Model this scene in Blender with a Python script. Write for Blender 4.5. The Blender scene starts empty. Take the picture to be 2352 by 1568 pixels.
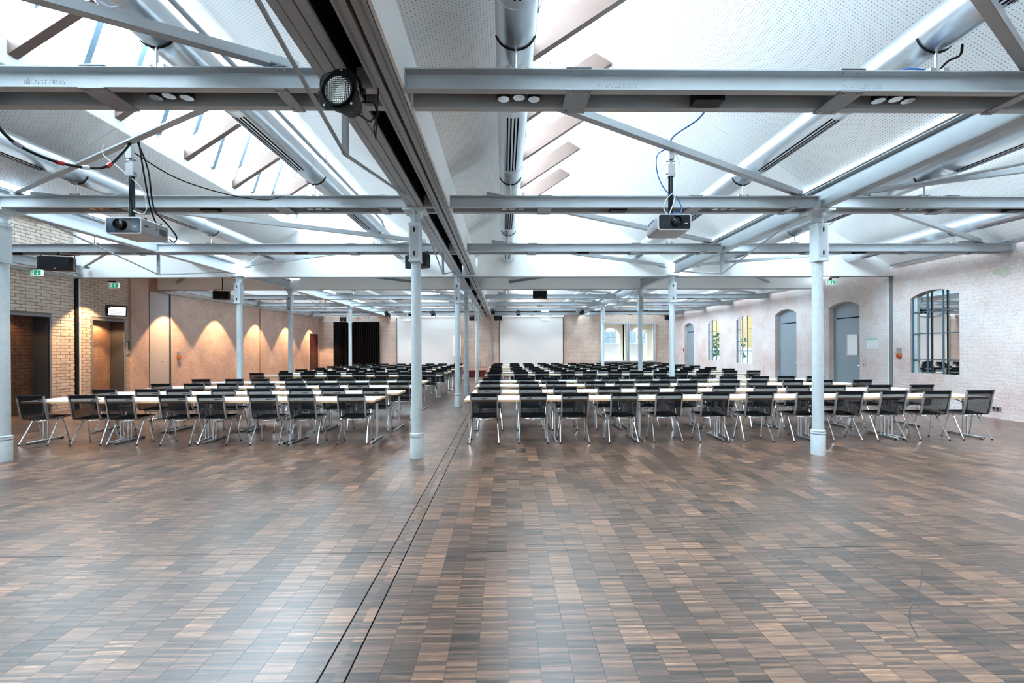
import bpy, bmesh, math, random
from mathutils import Vector, Matrix
random.seed(7)
S = bpy.context.scene
COL = S.collection
PI = math.pi

# ------------------------------------------------------------------ camera
CAMZ = 1.598
cd = bpy.data.cameras.new('camera'); cam = bpy.data.objects.new('camera', cd); COL.objects.link(cam)
cd.sensor_width = 36.0; cd.lens = 36.0 * 1050 / 2352; cd.shift_y = 16.9 / 2352; cd.clip_end = 200; cd.clip_start = 0.05
yaw, roll = 0.0167, -0.0046
F = Vector((math.sin(yaw), math.cos(yaw), 0)); R = Vector((math.cos(yaw), -math.sin(yaw), 0)); U = R.cross(F)
R2 = R * math.cos(roll) + U * math.sin(roll); U2 = U * math.cos(roll) - R * math.sin(roll)
M4 = Matrix.Identity(4)
for i in range(3):
    M4[i][0] = R2[i]; M4[i][1] = U2[i]; M4[i][2] = -F[i]
M4[2][3] = CAMZ
cam.matrix_world = M4
S.camera = cam

# ------------------------------------------------------------------ world, exposure
w = bpy.data.worlds.new('sky'); S.world = w; w.use_nodes = True
bg = w.node_tree.nodes['Background']
bg.inputs[0].default_value = (0.70, 0.875, 1.0, 1); bg.inputs[1].default_value = 14.5
S.view_settings.view_transform = 'Standard'; S.view_settings.look = 'None'
S.view_settings.exposure = 1.08; S.view_settings.gamma = 1.0; S.view_settings.use_curve_mapping = False
S.cycles.max_bounces = 10; S.cycles.diffuse_bounces = 5; S.cycles.glossy_bounces = 5
S.cycles.transparent_max_bounces = 24; S.cycles.sample_clamp_indirect = 6.0; S.cycles.sample_clamp_direct = 40.0
S.cycles.caustics_reflective = False; S.cycles.caustics_refractive = False

# ------------------------------------------------------------------ grid of the hall
ZB, ZT = 3.648, 3.815                       # cross beams, bottom and top
XL, XR, YN, YF = -11.75, 10.95, -3.0, 29.3  # walls
BAYS = [-13.3, -7.3, -1.3, 4.7]
BAYNAME = {-13.3: 'narrow bay along the brick wall', -7.3: 'curtain-side bay', -1.3: 'window-side bay', 4.7: 'bay along the pink wall'}
HALLS = [(YN, 12.66), (15.9, YF)]
ORD = ['first', 'second', 'third', 'fourth', 'fifth', 'sixth', 'seventh', 'eighth', 'ninth', 'tenth', 'eleventh', 'twelfth', 'thirteenth']

# skylight portals guide the sky light through the glazing
def portal(x, y0, y1):
    l = bpy.data.lights.new('sky_portal', 'AREA'); l.shape = 'RECTANGLE'; l.size = 1.4; l.size_y = y1 - y0
    o = bpy.data.objects.new('sky_portal', l); COL.objects.link(o)
    l.cycles.is_portal = True
    # just outside the steep pane, looking in (+x, down)
    d = Vector((3, 0, -1)).normalized()
    o.location = (x + 1.84 - 0.05, (y0 + y1) / 2, 5.76 + .02)
    o.rotation_euler = d.to_track_quat('-Z', 'Y').to_euler()
    # make the long side run along y
    zax = -d; yax = Vector((0, 1, 0)); xax = yax.cross(zax)
    mm = Matrix((xax, yax, zax)).transposed().to_4x4(); mm.translation = o.location
    o.matrix_world = mm
for b in BAYS:
    for y0, y1 in HALLS: portal(b, y0, y1)

# ------------------------------------------------------------------ materials
def nt(name):
    m = bpy.data.materials.new(name); m.use_nodes = True
    t = m.node_tree; p = t.nodes['Principled BSDF']
    return m, t, p
def N(t, typ, **k):
    n = t.nodes.new(typ)
    for a, v in k.items():
        if a.startswith('i_'):
            key = a[2:]; n.inputs[int(key) if key.isdigit() else key].default_value = v
        else: setattr(n, a, v)
    return n
def mat(name, c, rough=.5, metal=0., noise=0., nscale=8., bump=0., bscale=40., c2=None, alpha=None, emit=None, stretch=None, spec=.5):
    m, t, p = nt(name)
    p.inputs['Base Color'].default_value = (*c, 1); p.inputs['Roughness'].default_value = rough; p.inputs['Metallic'].default_value = metal
    p.inputs['Specular IOR Level'].default_value = spec
    L = t.links
    if noise or bump:
        g = N(t, 'ShaderNodeNewGeometry'); src = g.outputs['Position']
        if stretch:
            mp = N(t, 'ShaderNodeMapping'); mp.inputs['Scale'].default_value = stretch; L.new(src, mp.inputs[0]); src = mp.outputs[0]
    if noise:
        n = N(t, 'ShaderNodeTexNoise', i_Scale=nscale, i_Detail=6., i_Roughness=.65); L.new(src, n.inputs['Vector'])
        r = N(t, 'ShaderNodeValToRGB'); a = c2 or tuple(x * (1 - noise) for x in c)
        r.color_ramp.elements[0].position = .3; r.color_ramp.elements[1].position = .68
        r.color_ramp.elements[0].color = (*a, 1); r.color_ramp.elements[1].color = (*c, 1)
        L.new(n.outputs[0], r.inputs[0]); L.new(r.outputs[0], p.inputs['Base Color'])
    if bump:
        n = N(t, 'ShaderNodeTexNoise', i_Scale=bscale, i_Detail=5., i_Roughness=.7); L.new(src, n.inputs['Vector'])
        b = N(t, 'ShaderNodeBump', i_Strength=bump, i_Distance=.02); L.new(n.outputs[0], b.inputs['Height']); L.new(b.outputs[0], p.inputs['Normal'])
    if emit:
        p.inputs['Emission Color'].default_value = (*emit[0], 1); p.inputs['Emission Strength'].default_value = emit[1]
    return m

MAT = {}
MAT['steel'] = mat('painted_steel', (.43, .465, .49), .42, 0, .10, 3.)
MAT['steelmid'] = mat('grey_main_beam_paint', (.33, .365, .39), .42, 0, .10, 3.)
MAT['steel_dark'] = mat('dark_steel', (.20, .215, .235), .45, .2)
MAT['iron'] = mat('painted_iron', (.58, .655, .69), .38, 0, .14, 14., .12, 60.)
MAT['plate'] = mat('plate_steel', (.24, .255, .275), .45, .3)
MAT['bolt'] = mat('bolt_steel', (.45, .46, .46), .35, .8)
MAT['white'] = mat('white_paint', (.85, .86, .855), .6)
MAT['gable'] = mat('gable_white', (.84, .855, .85), .65, 0, .03, 1.)
MAT['duct'] = mat('galvanised_duct', (.66, .70, .74), .29, .92)
MAT['black'] = mat('black', (.004, .004, .0045), .55, spec=.25)
MAT['blackgloss'] = mat('black_gloss', (.003, .005, .008), .12)
MAT['blueglass'] = mat('blue_gloss', (.006, .033, .062), .12)
MAT['void'] = mat('dark_gap', (.004, .004, .005), .9, spec=.1)
MAT['palepane'] = mat('pale_pane', (.28, .40, .47), .4)
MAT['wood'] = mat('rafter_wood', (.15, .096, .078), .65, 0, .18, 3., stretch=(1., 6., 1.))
MAT['bar'] = mat('glazing_bar', (.15, .25, .33), .4, .2)
MAT['grille'] = mat('grille_paint', (.10, .15, .19), .4, .2)
MAT['chrome'] = mat('chrome', (.80, .82, .84), .13, 1.)
MAT['rail'] = mat('rail_grey', (.36, .34, .335), .38, .55)
MAT['beech'] = mat('beech', (.78, .53, .30), .45, 0, .2, 20., stretch=(1, 6, 6))
MAT['laminate'] = mat('white_laminate', (.80, .80, .785), .32)
MAT['door'] = mat('door_grey', (.27, .325, .365), .45, 0, .05, 2.)
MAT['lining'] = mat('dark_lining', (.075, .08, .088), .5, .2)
MAT['panel'] = mat('grey_panel', (.50, .47, .46), .5)
MAT['screen'] = mat('projection_screen', (.78, .775, .755), .8)
MAT['curtain'] = mat('black_curtain', (.006, .005, .005), .9, spec=.1)
MAT['redcurtain'] = mat('red_skirt', (.10, .006, .012), .85)
MAT['reddoor'] = mat('red_door', (.055, .006, .010), .4)
MAT['projgrey'] = mat('projector_grey', (.36, .36, .375), .4, .1)
MAT['projlight'] = mat('projector_rim', (.68, .70, .72), .4)
MAT['cable_w'] = mat('white_cable', (.75, .78, .8), .5)
MAT['cable_b'] = mat('blue_cable', (.02, .12, .42), .5)
MAT['red'] = mat('red_tag', (.45, .03, .02), .5)
MAT['orange'] = mat('orange_box', (.50, .20, .03), .5)
MAT['green'] = mat('sign_green', (.0, .24, .11), .5, emit=((.0, .35, .16), .35))
MAT['signwhite'] = mat('sign_white', (.8, .8, .8), .5, emit=((.9, .97, 1.), .25))
MAT['tv'] = mat('lit_screen', (.5, .5, .5), .3, emit=((.86, .88, 1.0), .55))
MAT['navy'] = mat('navy', (.02, .02, .10), .5)
MAT['textgrey'] = mat('text_grey', (.35, .35, .40), .6)
MAT['teal'] = mat('teal_print', (.25, .55, .5), .6)
MAT['cream'] = mat('cream_paint', (.86, .80, .68), .6)
MAT['facade'] = mat('pale_facade', (.85, .84, .80), .8)
MAT['yellow'] = mat('yellow_facade', (.80, .56, .26), .8)
MAT['hedge'] = mat('hedge_green', (.05, .17, .05), .9, 0, .6, 6.)
MAT['pink'] = mat('pink_plaster', (.76, .69, .675), .85, 0, .3, 1.6, .45, 22., c2=(.66, .535, .505))
MAT['rough'] = mat('rough_plaster', (.68, .52, .445), .9, 0, .3, 9., .85, 26., c2=(.53, .385, .32))
MAT['rough_brown'] = mat('brown_plaster', (.38, .22, .14), .9, 0, .4, 3., .8, 16.)
MAT['mortar'] = mat('mortar', (.20, .165, .135), .9)
MAT['stage'] = mat('stage_top', (.30, .16, .12), .5)

def brick_mat(name, c1, c2, mort, sx, axis):
    m, t, p = nt(name); L = t.links
    g = N(t, 'ShaderNodeNewGeometry'); s = N(t, 'ShaderNodeSeparateXYZ'); L.new(g.outputs['Position'], s.inputs[0])
    cmb = N(t, 'ShaderNodeCombineXYZ'); L.new(s.outputs[axis], cmb.inputs[0]); L.new(s.outputs['Z'], cmb.inputs[1])
    b = N(t, 'ShaderNodeTexBrick', i_Scale=1., offset=.5)
    b.inputs['Color1'].default_value = (*c1, 1); b.inputs['Color2'].default_value = (*c2, 1); b.inputs['Mortar'].default_value = (*mort, 1)
    b.inputs['Mortar Size'].default_value = .006; b.inputs['Brick Width'].default_value = .25; b.inputs['Row Height'].default_value = .083
    b.inputs['Bias'].default_value = 0.
    L.new(cmb.outputs[0], b.inputs['Vector'])
    n = N(t, 'ShaderNodeTexNoise', i_Scale=1.3, i_Detail=6.); L.new(g.outputs['Position'], n.inputs['Vector'])
    mx = N(t, 'ShaderNodeMix', data_type='RGBA', blend_type='MULTIPLY'); mx.inputs[0].default_value = .5
    r = N(t, 'ShaderNodeValToRGB'); r.color_ramp.elements[0].color = (.55, .5, .45, 1); r.color_ramp.elements[0].position = .3; r.color_ramp.elements[1].position = .65
    L.new(n.outputs[0], r.inputs[0]); L.new(b.outputs['Color'], mx.inputs[6]); L.new(r.outputs[0], mx.inputs[7]); L.new(mx.outputs[2], p.inputs['Base Color'])
    bp = N(t, 'ShaderNodeBump', i_Strength=.5, i_Distance=.006, invert=True); L.new(b.outputs['Fac'], bp.inputs['Height']); L.new(bp.outputs[0], p.inputs['Normal'])
    p.inputs['Roughness'].default_value = .85
    return m
MAT['farbrick'] = brick_mat('far_brick', (.70, .56, .475), (.62, .49, .41), (.46, .35, .285), 1, 'X')
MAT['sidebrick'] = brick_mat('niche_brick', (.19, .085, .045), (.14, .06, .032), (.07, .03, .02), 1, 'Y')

def plaster(name, cols, scale, bump, course, speck):
    m, t, p = nt(name); L = t.links
    g = N(t, 'ShaderNodeNewGeometry'); P = g.outputs['Position']
    n = N(t, 'ShaderNodeTexNoise', i_Scale=scale, i_Detail=9., i_Roughness=.68, i_Distortion=.4); L.new(P, n.inputs['Vector'])
    r = N(t, 'ShaderNodeValToRGB'); e = r.color_ramp.elements
    e[0].position = .30; e[0].color = (*cols[0], 1); e[1].position = .68; e[1].color = (*cols[2], 1); x = e.new(.5); x.color = (*cols[1], 1)
    L.new(n.outputs[0], r.inputs[0])
    n2 = N(t, 'ShaderNodeTexNoise', i_Scale=34., i_Detail=4., i_Roughness=.7); L.new(P, n2.inputs['Vector'])
    r2 = N(t, 'ShaderNodeValToRGB'); r2.color_ramp.elements[0].position = .34; r2.color_ramp.elements[1].position = .52
    v = 1 - speck; r2.color_ramp.elements[0].color = (v, v * .93, v * .88, 1); L.new(n2.outputs[0], r2.inputs[0])
    mx = N(t, 'ShaderNodeMix', data_type='RGBA', blend_type='MULTIPLY'); mx.inputs[0].default_value = 1.
    L.new(r.outputs[0], mx.inputs[6]); L.new(r2.outputs[0], mx.inputs[7]); L.new(mx.outputs[2], p.inputs['Base Color'])
    s = N(t, 'ShaderNodeSeparateXYZ'); L.new(P, s.inputs[0]); c = N(t, 'ShaderNodeCombineXYZ'); L.new(s.outputs['Y'], c.inputs[0]); L.new(s.outputs['Z'], c.inputs[1])
    n3 = N(t, 'ShaderNodeTexNoise', i_Scale=3., i_Detail=3.); L.new(P, n3.inputs['Vector'])
    ad = N(t, 'ShaderNodeVectorMath', operation='MULTIPLY_ADD'); ad.inputs[1].default_value = (.08, .08, 0); L.new(n3.outputs[1], ad.inputs[0]); L.new(c.outputs[0], ad.inputs[2])
    b = N(t, 'ShaderNodeTexBrick', i_Scale=1.); b.inputs['Mortar Size'].default_value = .012; b.inputs['Mortar Smooth'].default_value = .9; b.inputs['Brick Width'].default_value = .26; b.inputs['Row Height'].default_value = .085
    L.new(ad.outputs[0], b.inputs['Vector'])
    n4 = N(t, 'ShaderNodeTexNoise', i_Scale=18., i_Detail=6., i_Roughness=.72); L.new(P, n4.inputs['Vector'])
    h = N(t, 'ShaderNodeMath', operation='MULTIPLY_ADD'); h.inputs[1].default_value = -course; L.new(b.outputs['Fac'], h.inputs[0]); L.new(n4.outputs[0], h.inputs[2])
    bp = N(t, 'ShaderNodeBump', i_Strength=bump, i_Distance=.022); L.new(h.outputs[0], bp.inputs['Height']); L.new(bp.outputs[0], p.inputs['Normal'])
    p.inputs['Roughness'].default_value = .88
    return m
MAT['pink'] = plaster('pink_plaster', ((.64, .475, .435), (.73, .645, .625), (.79, .765, .775)), .75, .5, .35, .16)
MAT['rough'] = plaster('rough_plaster', ((.52, .37, .30), (.62, .465, .395), (.69, .54, .47)), 1.6, .75, .05, .34)
MAT['rough_brown'] = plaster('brown_plaster', ((.26, .15, .10), (.36, .22, .15), (.45, .29, .2)), 2.5, .8, .1, .3)

def rand_brick():
    m, t, p = nt('beige_brick'); L = t.links
    o = N(t, 'ShaderNodeObjectInfo'); g = N(t, 'ShaderNodeNewGeometry')
    n = N(t, 'ShaderNodeTexNoise', i_Scale=2.6, i_Detail=5.); L.new(g.outputs['Position'], n.inputs['Vector'])
    a = N(t, 'ShaderNodeMath', operation='MULTIPLY_ADD', i_1=.35); L.new(o.outputs['Random'], a.inputs[0]); L.new(n.outputs[0], a.inputs[2])
    r = N(t, 'ShaderNodeValToRGB'); r.color_ramp.elements[0].color = (.52, .43, .36, 1); r.color_ramp.elements[1].color = (.72, .62, .535, 1)
    r.color_ramp.elements[0].position = .35; r.color_ramp.elements[1].position = .95
    L.new(a.outputs[0], r.inputs[0]); L.new(r.outputs[0], p.inputs['Base Color']); p.inputs['Roughness'].default_value = .85
    n2 = N(t, 'ShaderNodeTexNoise', i_Scale=60., i_Detail=4.); L.new(g.outputs['Position'], n2.inputs['Vector'])
    bp = N(t, 'ShaderNodeBump', i_Strength=.3, i_Distance=.01); L.new(n2.outputs[0], bp.inputs['Height']); L.new(bp.outputs[0], p.inputs['Normal'])
    return m
MAT['brick'] = rand_brick()

BW = 5.525 / 35; BL = .33
def parquet():
    m, t, p = nt('parquet'); L = t.links
    def M(op, a, b=None, c=None):
        n = N(t, 'ShaderNodeMath', operation=op)
        for i, v in enumerate((a, b, c)):
            if v is None: continue
            if isinstance(v, (int, float)): n.inputs[i].default_value = v
            else: L.new(v, n.inputs[i])
        return n.outputs[0]
    g = N(t, 'ShaderNodeNewGeometry'); s = N(t, 'ShaderNodeSeparateXYZ'); L.new(g.outputs['Position'], s.inputs[0])
    X, Y = s.outputs[0], s.outputs[1]
    gt = M('GREATER_THAN', X, -.84)
    off = M('MULTIPLY_ADD', gt, -.135, .91)
    u = M('DIVIDE', M('ADD', X, off), BW)
    col = M('FLOOR', u); fu = M('FRACT', u)
    oy = M('FRACT', M('MULTIPLY', col, .618034))
    bv = M('ADD', M('DIVIDE', Y, BL), oy); blk = M('FLOOR', bv)
    lam = M('FLOOR', M('ADD', M('DIVIDE', Y, .0165), M('MULTIPLY', oy, 7)))
    def wn(a, b):
        c = N(t, 'ShaderNodeCombineXYZ'); L.new(a, c.inputs[0]); L.new(b, c.inputs[1])
        n = N(t, 'ShaderNodeTexWhiteNoise', noise_dimensions='2D'); L.new(c.outputs[0], n.inputs['Vector']); return n.outputs['Value']
    n1 = wn(col, blk); n2 = wn(col, lam)
    mp = N(t, 'ShaderNodeMapping'); mp.inputs['Scale'].default_value = (9, 130, 1); L.new(g.outputs['Position'], mp.inputs[0])
    n3 = N(t, 'ShaderNodeTexNoise', i_Scale=1., i_Detail=4.); L.new(mp.outputs[0], n3.inputs['Vector'])
    v = M('ADD', M('ADD', M('MULTIPLY', n1, .22), M('MULTIPLY', n2, .34)), M('MULTIPLY_ADD', n3.outputs[0], .5, -.03))
    r = N(t, 'ShaderNodeValToRGB'); e = r.color_ramp.elements
    e[0].position = .2; e[0].color = (.012, .0085, .0075, 1); e[1].position = .87; e[1].color = (.68, .37, .20, 1)
    x = e.new(.5); x.color = (.096, .055, .038, 1)
    x = e.new(.75); x.color = (.28, .152, .092, 1)
    L.new(v, r.inputs[0])
    mm = M('MINIMUM', fu, M('SUBTRACT', 1., fu)); ln = M('LESS_THAN', mm, .006)
    mx = N(t, 'ShaderNodeMix', data_type='RGBA'); L.new(ln, mx.inputs[0]); L.new(r.outputs[0], mx.inputs[6]); mx.inputs[7].default_value = (.012, .008, .006, 1)
    L.new(mx.outputs[2], p.inputs['Base Color'])
    nr = N(t, 'ShaderNodeTexNoise', i_Scale=1.1, i_Detail=3.); L.new(g.outputs['Position'], nr.inputs['Vector'])
    L.new(M('MULTIPLY_ADD', nr.outputs[0], .04, .28), p.inputs['Roughness'])
    p.inputs['Specular IOR Level'].default_value = 1.; p.inputs['IOR'].default_value = 1.62
    bp = N(t, 'ShaderNodeBump', i_Strength=.12, i_Distance=.004); L.new(n3.outputs[0], bp.inputs['Height']); L.new(bp.outputs[0], p.inputs['Normal'])
    return m
MAT['parquet'] = parquet()

def perforated():
    m, t, p = nt('perforated_panel'); L = t.links
    uv = N(t, 'ShaderNodeUVMap'); uv.uv_map = 'UVMap'
    v = N(t, 'ShaderNodeVectorMath', operation='SCALE'); v.inputs['Scale'].default_value = 1 / .032; L.new(uv.outputs[0], v.inputs[0])
    fr = N(t, 'ShaderNodeVectorMath', operation='FRACTION'); L.new(v.outputs[0], fr.inputs[0])
    d = N(t, 'ShaderNodeVectorMath', operation='DISTANCE'); L.new(fr.outputs[0], d.inputs[0]); d.inputs[1].default_value = (.5, .5, 0)
    ma = N(t, 'ShaderNodeMapRange'); ma.inputs[1].default_value = .13; ma.inputs[2].default_value = .19; L.new(d.outputs['Value'], ma.inputs[0])
    mx = N(t, 'ShaderNodeMix', data_type='RGBA'); L.new(ma.outputs[0], mx.inputs[0])
    mx.inputs[6].default_value = (.30, .32, .34, 1); mx.inputs[7].default_value = (.90, .905, .90, 1)
    L.new(mx.outputs[2], p.inputs['Base Color']); p.inputs['Roughness'].default_value = .7
    return m
MAT['perf'] = perforated()

def glass(name, tint=(1, 1, 1), refl=.08):
    m = bpy.data.materials.new(name); m.use_nodes = True; t = m.node_tree; t.nodes.clear(); L = t.links
    o = N(t, 'ShaderNodeOutputMaterial'); a = N(t, 'ShaderNodeBsdfTransparent'); a.inputs[0].default_value = (*tint, 1)
    b = N(t, 'ShaderNodeBsdfGlossy'); b.inputs['Roughness'].default_value = .02; x = N(t, 'ShaderNodeMixShader'); x.inputs[0].default_value = refl
    L.new(a.outputs[0], x.inputs[1]); L.new(b.outputs[0], x.inputs[2]); L.new(x.outputs[0], o.inputs[0])
    return m
MAT['glass'] = glass('pane_glass', (.97, .99, 1), .06)
MAT['dimmed'] = glass('dimmed_glass', (.30, .305, .31), .03)  # grey tint added only to dim the bright outdoors behind the panes
MAT['mirrorglass'] = mat('coated_glass', (.80, .81, .80), .015, 1.)
MAT['milk'] = mat('milky_glass', (.9, .92, .93), .4)
def netting():
    m = bpy.data.materials.new('black_netting'); m.use_nodes = True; t = m.node_tree; t.nodes.clear(); L = t.links
    o = N(t, 'ShaderNodeOutputMaterial'); a = N(t, 'ShaderNodeBsdfTransparent'); b = N(t, 'ShaderNodeBsdfPrincipled')
    b.inputs['Base Color'].default_value = (.004, .0075, .011, 1); b.inputs['Roughness'].default_value = .5; b.inputs['Specular IOR Level'].default_value = .25
    x = N(t, 'ShaderNodeMixShader'); x.inputs[0].default_value = .82
    L.new(a.outputs[0], x.inputs[1]); L.new(b.outputs[0], x.inputs[2]); L.new(x.outputs[0], o.inputs[0])
    return m
MAT['net'] = netting()
MAT['fabric'] = mat('black_fabric', (.004, .006, .009), .6, spec=.2)
def lens():
    m, t, p = nt('lamp_lens'); L = t.links
    p.inputs['Base Color'].default_value = (.75, .78, .72, 1); p.inputs['Metallic'].default_value = .9; p.inputs['Roughness'].default_value = .12
    tc = N(t, 'ShaderNodeTexCoord'); h = []
    for ax in ('X', 'Z'):
        wv = N(t, 'ShaderNodeTexWave', bands_direction=ax, i_Scale=22., i_Distortion=.4); L.new(tc.outputs['Object'], wv.inputs['Vector']); h.append(wv)
    a = N(t, 'ShaderNodeMath', operation='ADD'); L.new(h[0].outputs['Fac'], a.inputs[0]); L.new(h[1].outputs['Fac'], a.inputs[1])
    bp = N(t, 'ShaderNodeBump', i_Strength=1., i_Distance=.005); L.new(a.outputs[0], bp.inputs['Height']); L.new(bp.outputs[0], p.inputs['Normal'])
    return m
MAT['lens'] = lens()
MAT['reflector'] = mat('lamp_reflector', (.32, .32, .33), .12, 1.)
MAT['bulb'] = mat('lit_bulb', (.9, .88, .8), .3, emit=((1., .95, .88), .3))
MAT['warmlamp'] = mat('warm_bulb', (.9, .8, .6), .3, emit=((1., .62, .30), 6.))

# ------------------------------------------------------------------ mesh builder
class MB:
    def __init__(s): s.v = []; s.f = []; s.m = []; s.uv = None
    def add(s, vs, fs, mi=0):
        b = len(s.v); s.v += [tuple(p) for p in vs]; s.f += [tuple(i + b for i in f) for f in fs]; s.m += [mi] * len(fs); return s
    def box(s, x0, x1, y0, y1, z0, z1, mi=0):
        return s.add([(x0, y0, z0), (x1, y0, z0), (x1, y1, z0), (x0, y1, z0), (x0, y0, z1), (x1, y0, z1), (x1, y1, z1), (x0, y1, z1)],
                     [(0, 3, 2, 1), (4, 5, 6, 7), (0, 1, 5, 4), (1, 2, 6, 5), (2, 3, 7, 6), (3, 0, 4, 7)], mi)
    def rot_box(s, c, half, rz, mi=0, rx=0.):
        b = len(s.v); hx, hy, hz = half; s.box(-hx, hx, -hy, hy, -hz, hz, mi)
        m = Matrix.Translation(c) @ Matrix.Rotation(rz, 4, 'Z') @ Matrix.Rotation(rx, 4, 'X')
        for i in range(b, len(s.v)): s.v[i] = tuple(m @ Vector(s.v[i]))
        return s
    def xf(s, m):
        s.v = [tuple(m @ Vector(p)) for p in s.v]; return s
    def poly(s, pts, mi=0): return s.add(pts, [tuple(range(len(pts)))], mi)
    def prism(s, prof, axis, a0, a1, mi=0):
        # prof: 2D points; axis 'y': (x,z) swept along y; 'x': (y,z) along x; 'z': (x,y) along z
        n = len(prof)
        def P(q, a): return {'y': (q[0], a, q[1]), 'x': (a, q[0], q[1]), 'z': (q[0], q[1], a)}[axis]
        vs = [P(q, a0) for q in prof] + [P(q, a1) for q in prof]
        fs = [tuple(range(n)), tuple(range(2 * n - 1, n - 1, -1))] + [(i, i + n, (i + 1) % n + n, (i + 1) % n) for i in range(n)]
        return s.add(vs, fs, mi)
    def bar(s, p, q, w, h, mi=0):
        # rectangular bar from p to q: width w across (horizontal), height h
        p = Vector(p); q = Vector(q); d = (q - p).normalized(); up = Vector((0, 0, 1))
        if abs(d.z) > .98: up = Vector((0, 1, 0))
        a = d.cross(up).normalized() * (w / 2); b = a.cross(d).normalized() * (h / 2)
        vs = [p - a - b, p + a - b, p + a + b, p - a + b, q - a - b, q + a - b, q + a + b, q - a + b]
        return s.add(vs, [(0, 1, 2, 3), (7, 6, 5, 4), (0, 4, 5, 1), (1, 5, 6, 2), (2, 6, 7, 3), (3, 7, 4, 0)], mi)
    def tube(s, pts, r, n=8, mi=0, cap=True):
        pts = [Vector(p) for p in pts]; rs = r if isinstance(r, (list, tuple)) else [r] * len(pts); b = len(s.v); vs = []
        prev = None
        for i, p in enumerate(pts):
            d = (pts[min(i + 1, len(pts) - 1)] - pts[max(i - 1, 0)]).normalized()
            if prev is None:
                ref = Vector((0, 0, 1)) if abs(d.z) < .9 else Vector((1, 0, 0)); a = d.cross(ref).normalized()
            else: a = (prev - d * prev.dot(d)).normalized()
            prev = a; c = d.cross(a)
            vs += [p + (a * math.cos(2 * PI * k / n) + c * math.sin(2 * PI * k / n)) * rs[i] for k in range(n)]
        fs = []
        for i in range(len(pts) - 1):
            for k in range(n): fs.append((i * n + k, i * n + (k + 1) % n, (i + 1) * n + (k + 1) % n, (i + 1) * n + k))
        if cap: fs += [tuple(range(n - 1, -1, -1)), tuple((len(pts) - 1) * n + k for k in range(n))]
        return s.add(vs, fs, mi)
    def lathe(s, prof, n=20, c=(0, 0, 0), mi=0, axis='z'):
        vs = []
        for r, z in prof:
            for k in range(n):
                a = 2 * PI * k / n
                q = (r * math.cos(a), r * math.sin(a), z) if axis == 'z' else (r * math.cos(a), z, -r * math.sin(a))
                vs.append((c[0] + q[0], c[1] + q[1], c[2] + q[2]))
        fs = [(i * n + k, i * n + (k + 1) % n, (i + 1) * n + (k + 1) % n, (i + 1) * n + k) for i in range(len(prof) - 1) for k in range(n)]
        if prof[0][0] > 0: fs.append(tuple(range(n - 1, -1, -1)))
        if prof[-1][0] > 0: fs.append(tuple((len(prof) - 1) * n + k for k in range(n)))
        return s.add(vs, fs, mi)
    def mesh(s, name, mats, smooth=False):
        me = bpy.data.meshes.new(name); me.from_pydata(s.v, [], s.f)
        for m in (mats if isinstance(mats, (list, tuple)) else [mats]): me.materials.append(MAT[m])
        if len(set(s.m)) > 1: me.polygons.foreach_set('material_index', s.m)
        if s.uv:
            l = me.uv_layers.new(name='UVMap'); l.data.foreach_set('uv', [c for q in s.uv for c in q])
        bm = bmesh.new(); bm.from_mesh(me); bmesh.ops.recalc_face_normals(bm, faces=bm.faces); bm.to_mesh(me); bm.free()
        if smooth:
            me.shade_smooth(); me.set_sharp_from_angle(angle=math.radians(38))
        return me
def link(name, me, parent=None, kind=None):
    o = bpy.data.objects.new(name, me); COL.objects.link(o)
    if parent: o.parent = parent
    if kind: o['kind'] = kind
    return o
def org(p):
    v = Vector((0, 0, 0))
    while p is not None: v = v + p.location; p = p.parent
    return v
def part(name, mb, mats, parent, smooth=False, kind=None, local=False):
    if not local and parent is not None:
        d = org(parent)
        if d.length > 0: mb.v = [(p[0] - d.x, p[1] - d.y, p[2] - d.z) for p in mb.v]
    return link(name, mb.mesh(name, mats, smooth), parent, kind)
def tag(o, label, cat=None, group=None, kind=None):
    o['label'] = label
    if cat: o['category'] = cat
    if group: o['group'] = group
    if kind: o['kind'] = kind
    return o
def thing(name, label, cat, loc=(0, 0, 0), group=None, rz=0.):
    o = bpy.data.objects.new(name, None); COL.objects.link(o); o.location = loc; o.rotation_euler = (0, 0, rz); o.empty_display_size = .1
    return tag(o, label, cat, group)
def struct(name, label):
    o = bpy.data.objects.new(name, None); COL.objects.link(o); o['kind'] = 'structure'; o['label'] = label; return o
def copy_tree(o, parent=None):
    c = o.copy(); COL.objects.link(c)
    if parent: c.parent = parent
    for ch in o.children: copy_tree(ch, c)
    return c
def text(name, s, size, loc, rot, m, parent=None, extrude=.001, align='CENTER'):
    cu = bpy.data.curves.new(name, 'FONT'); cu.body = s; cu.size = size; cu.extrude = extrude; cu.align_x = align; cu.align_y = 'CENTER'; cu.resolution_u = 2
    cu.materials.append(MAT[m]); o = bpy.data.objects.new(name, cu); COL.objects.link(o)
    if parent: o.parent = parent; loc = Vector(loc) - org(parent)
    o.location = loc; o.rotation_euler = rot
    return o

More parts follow.
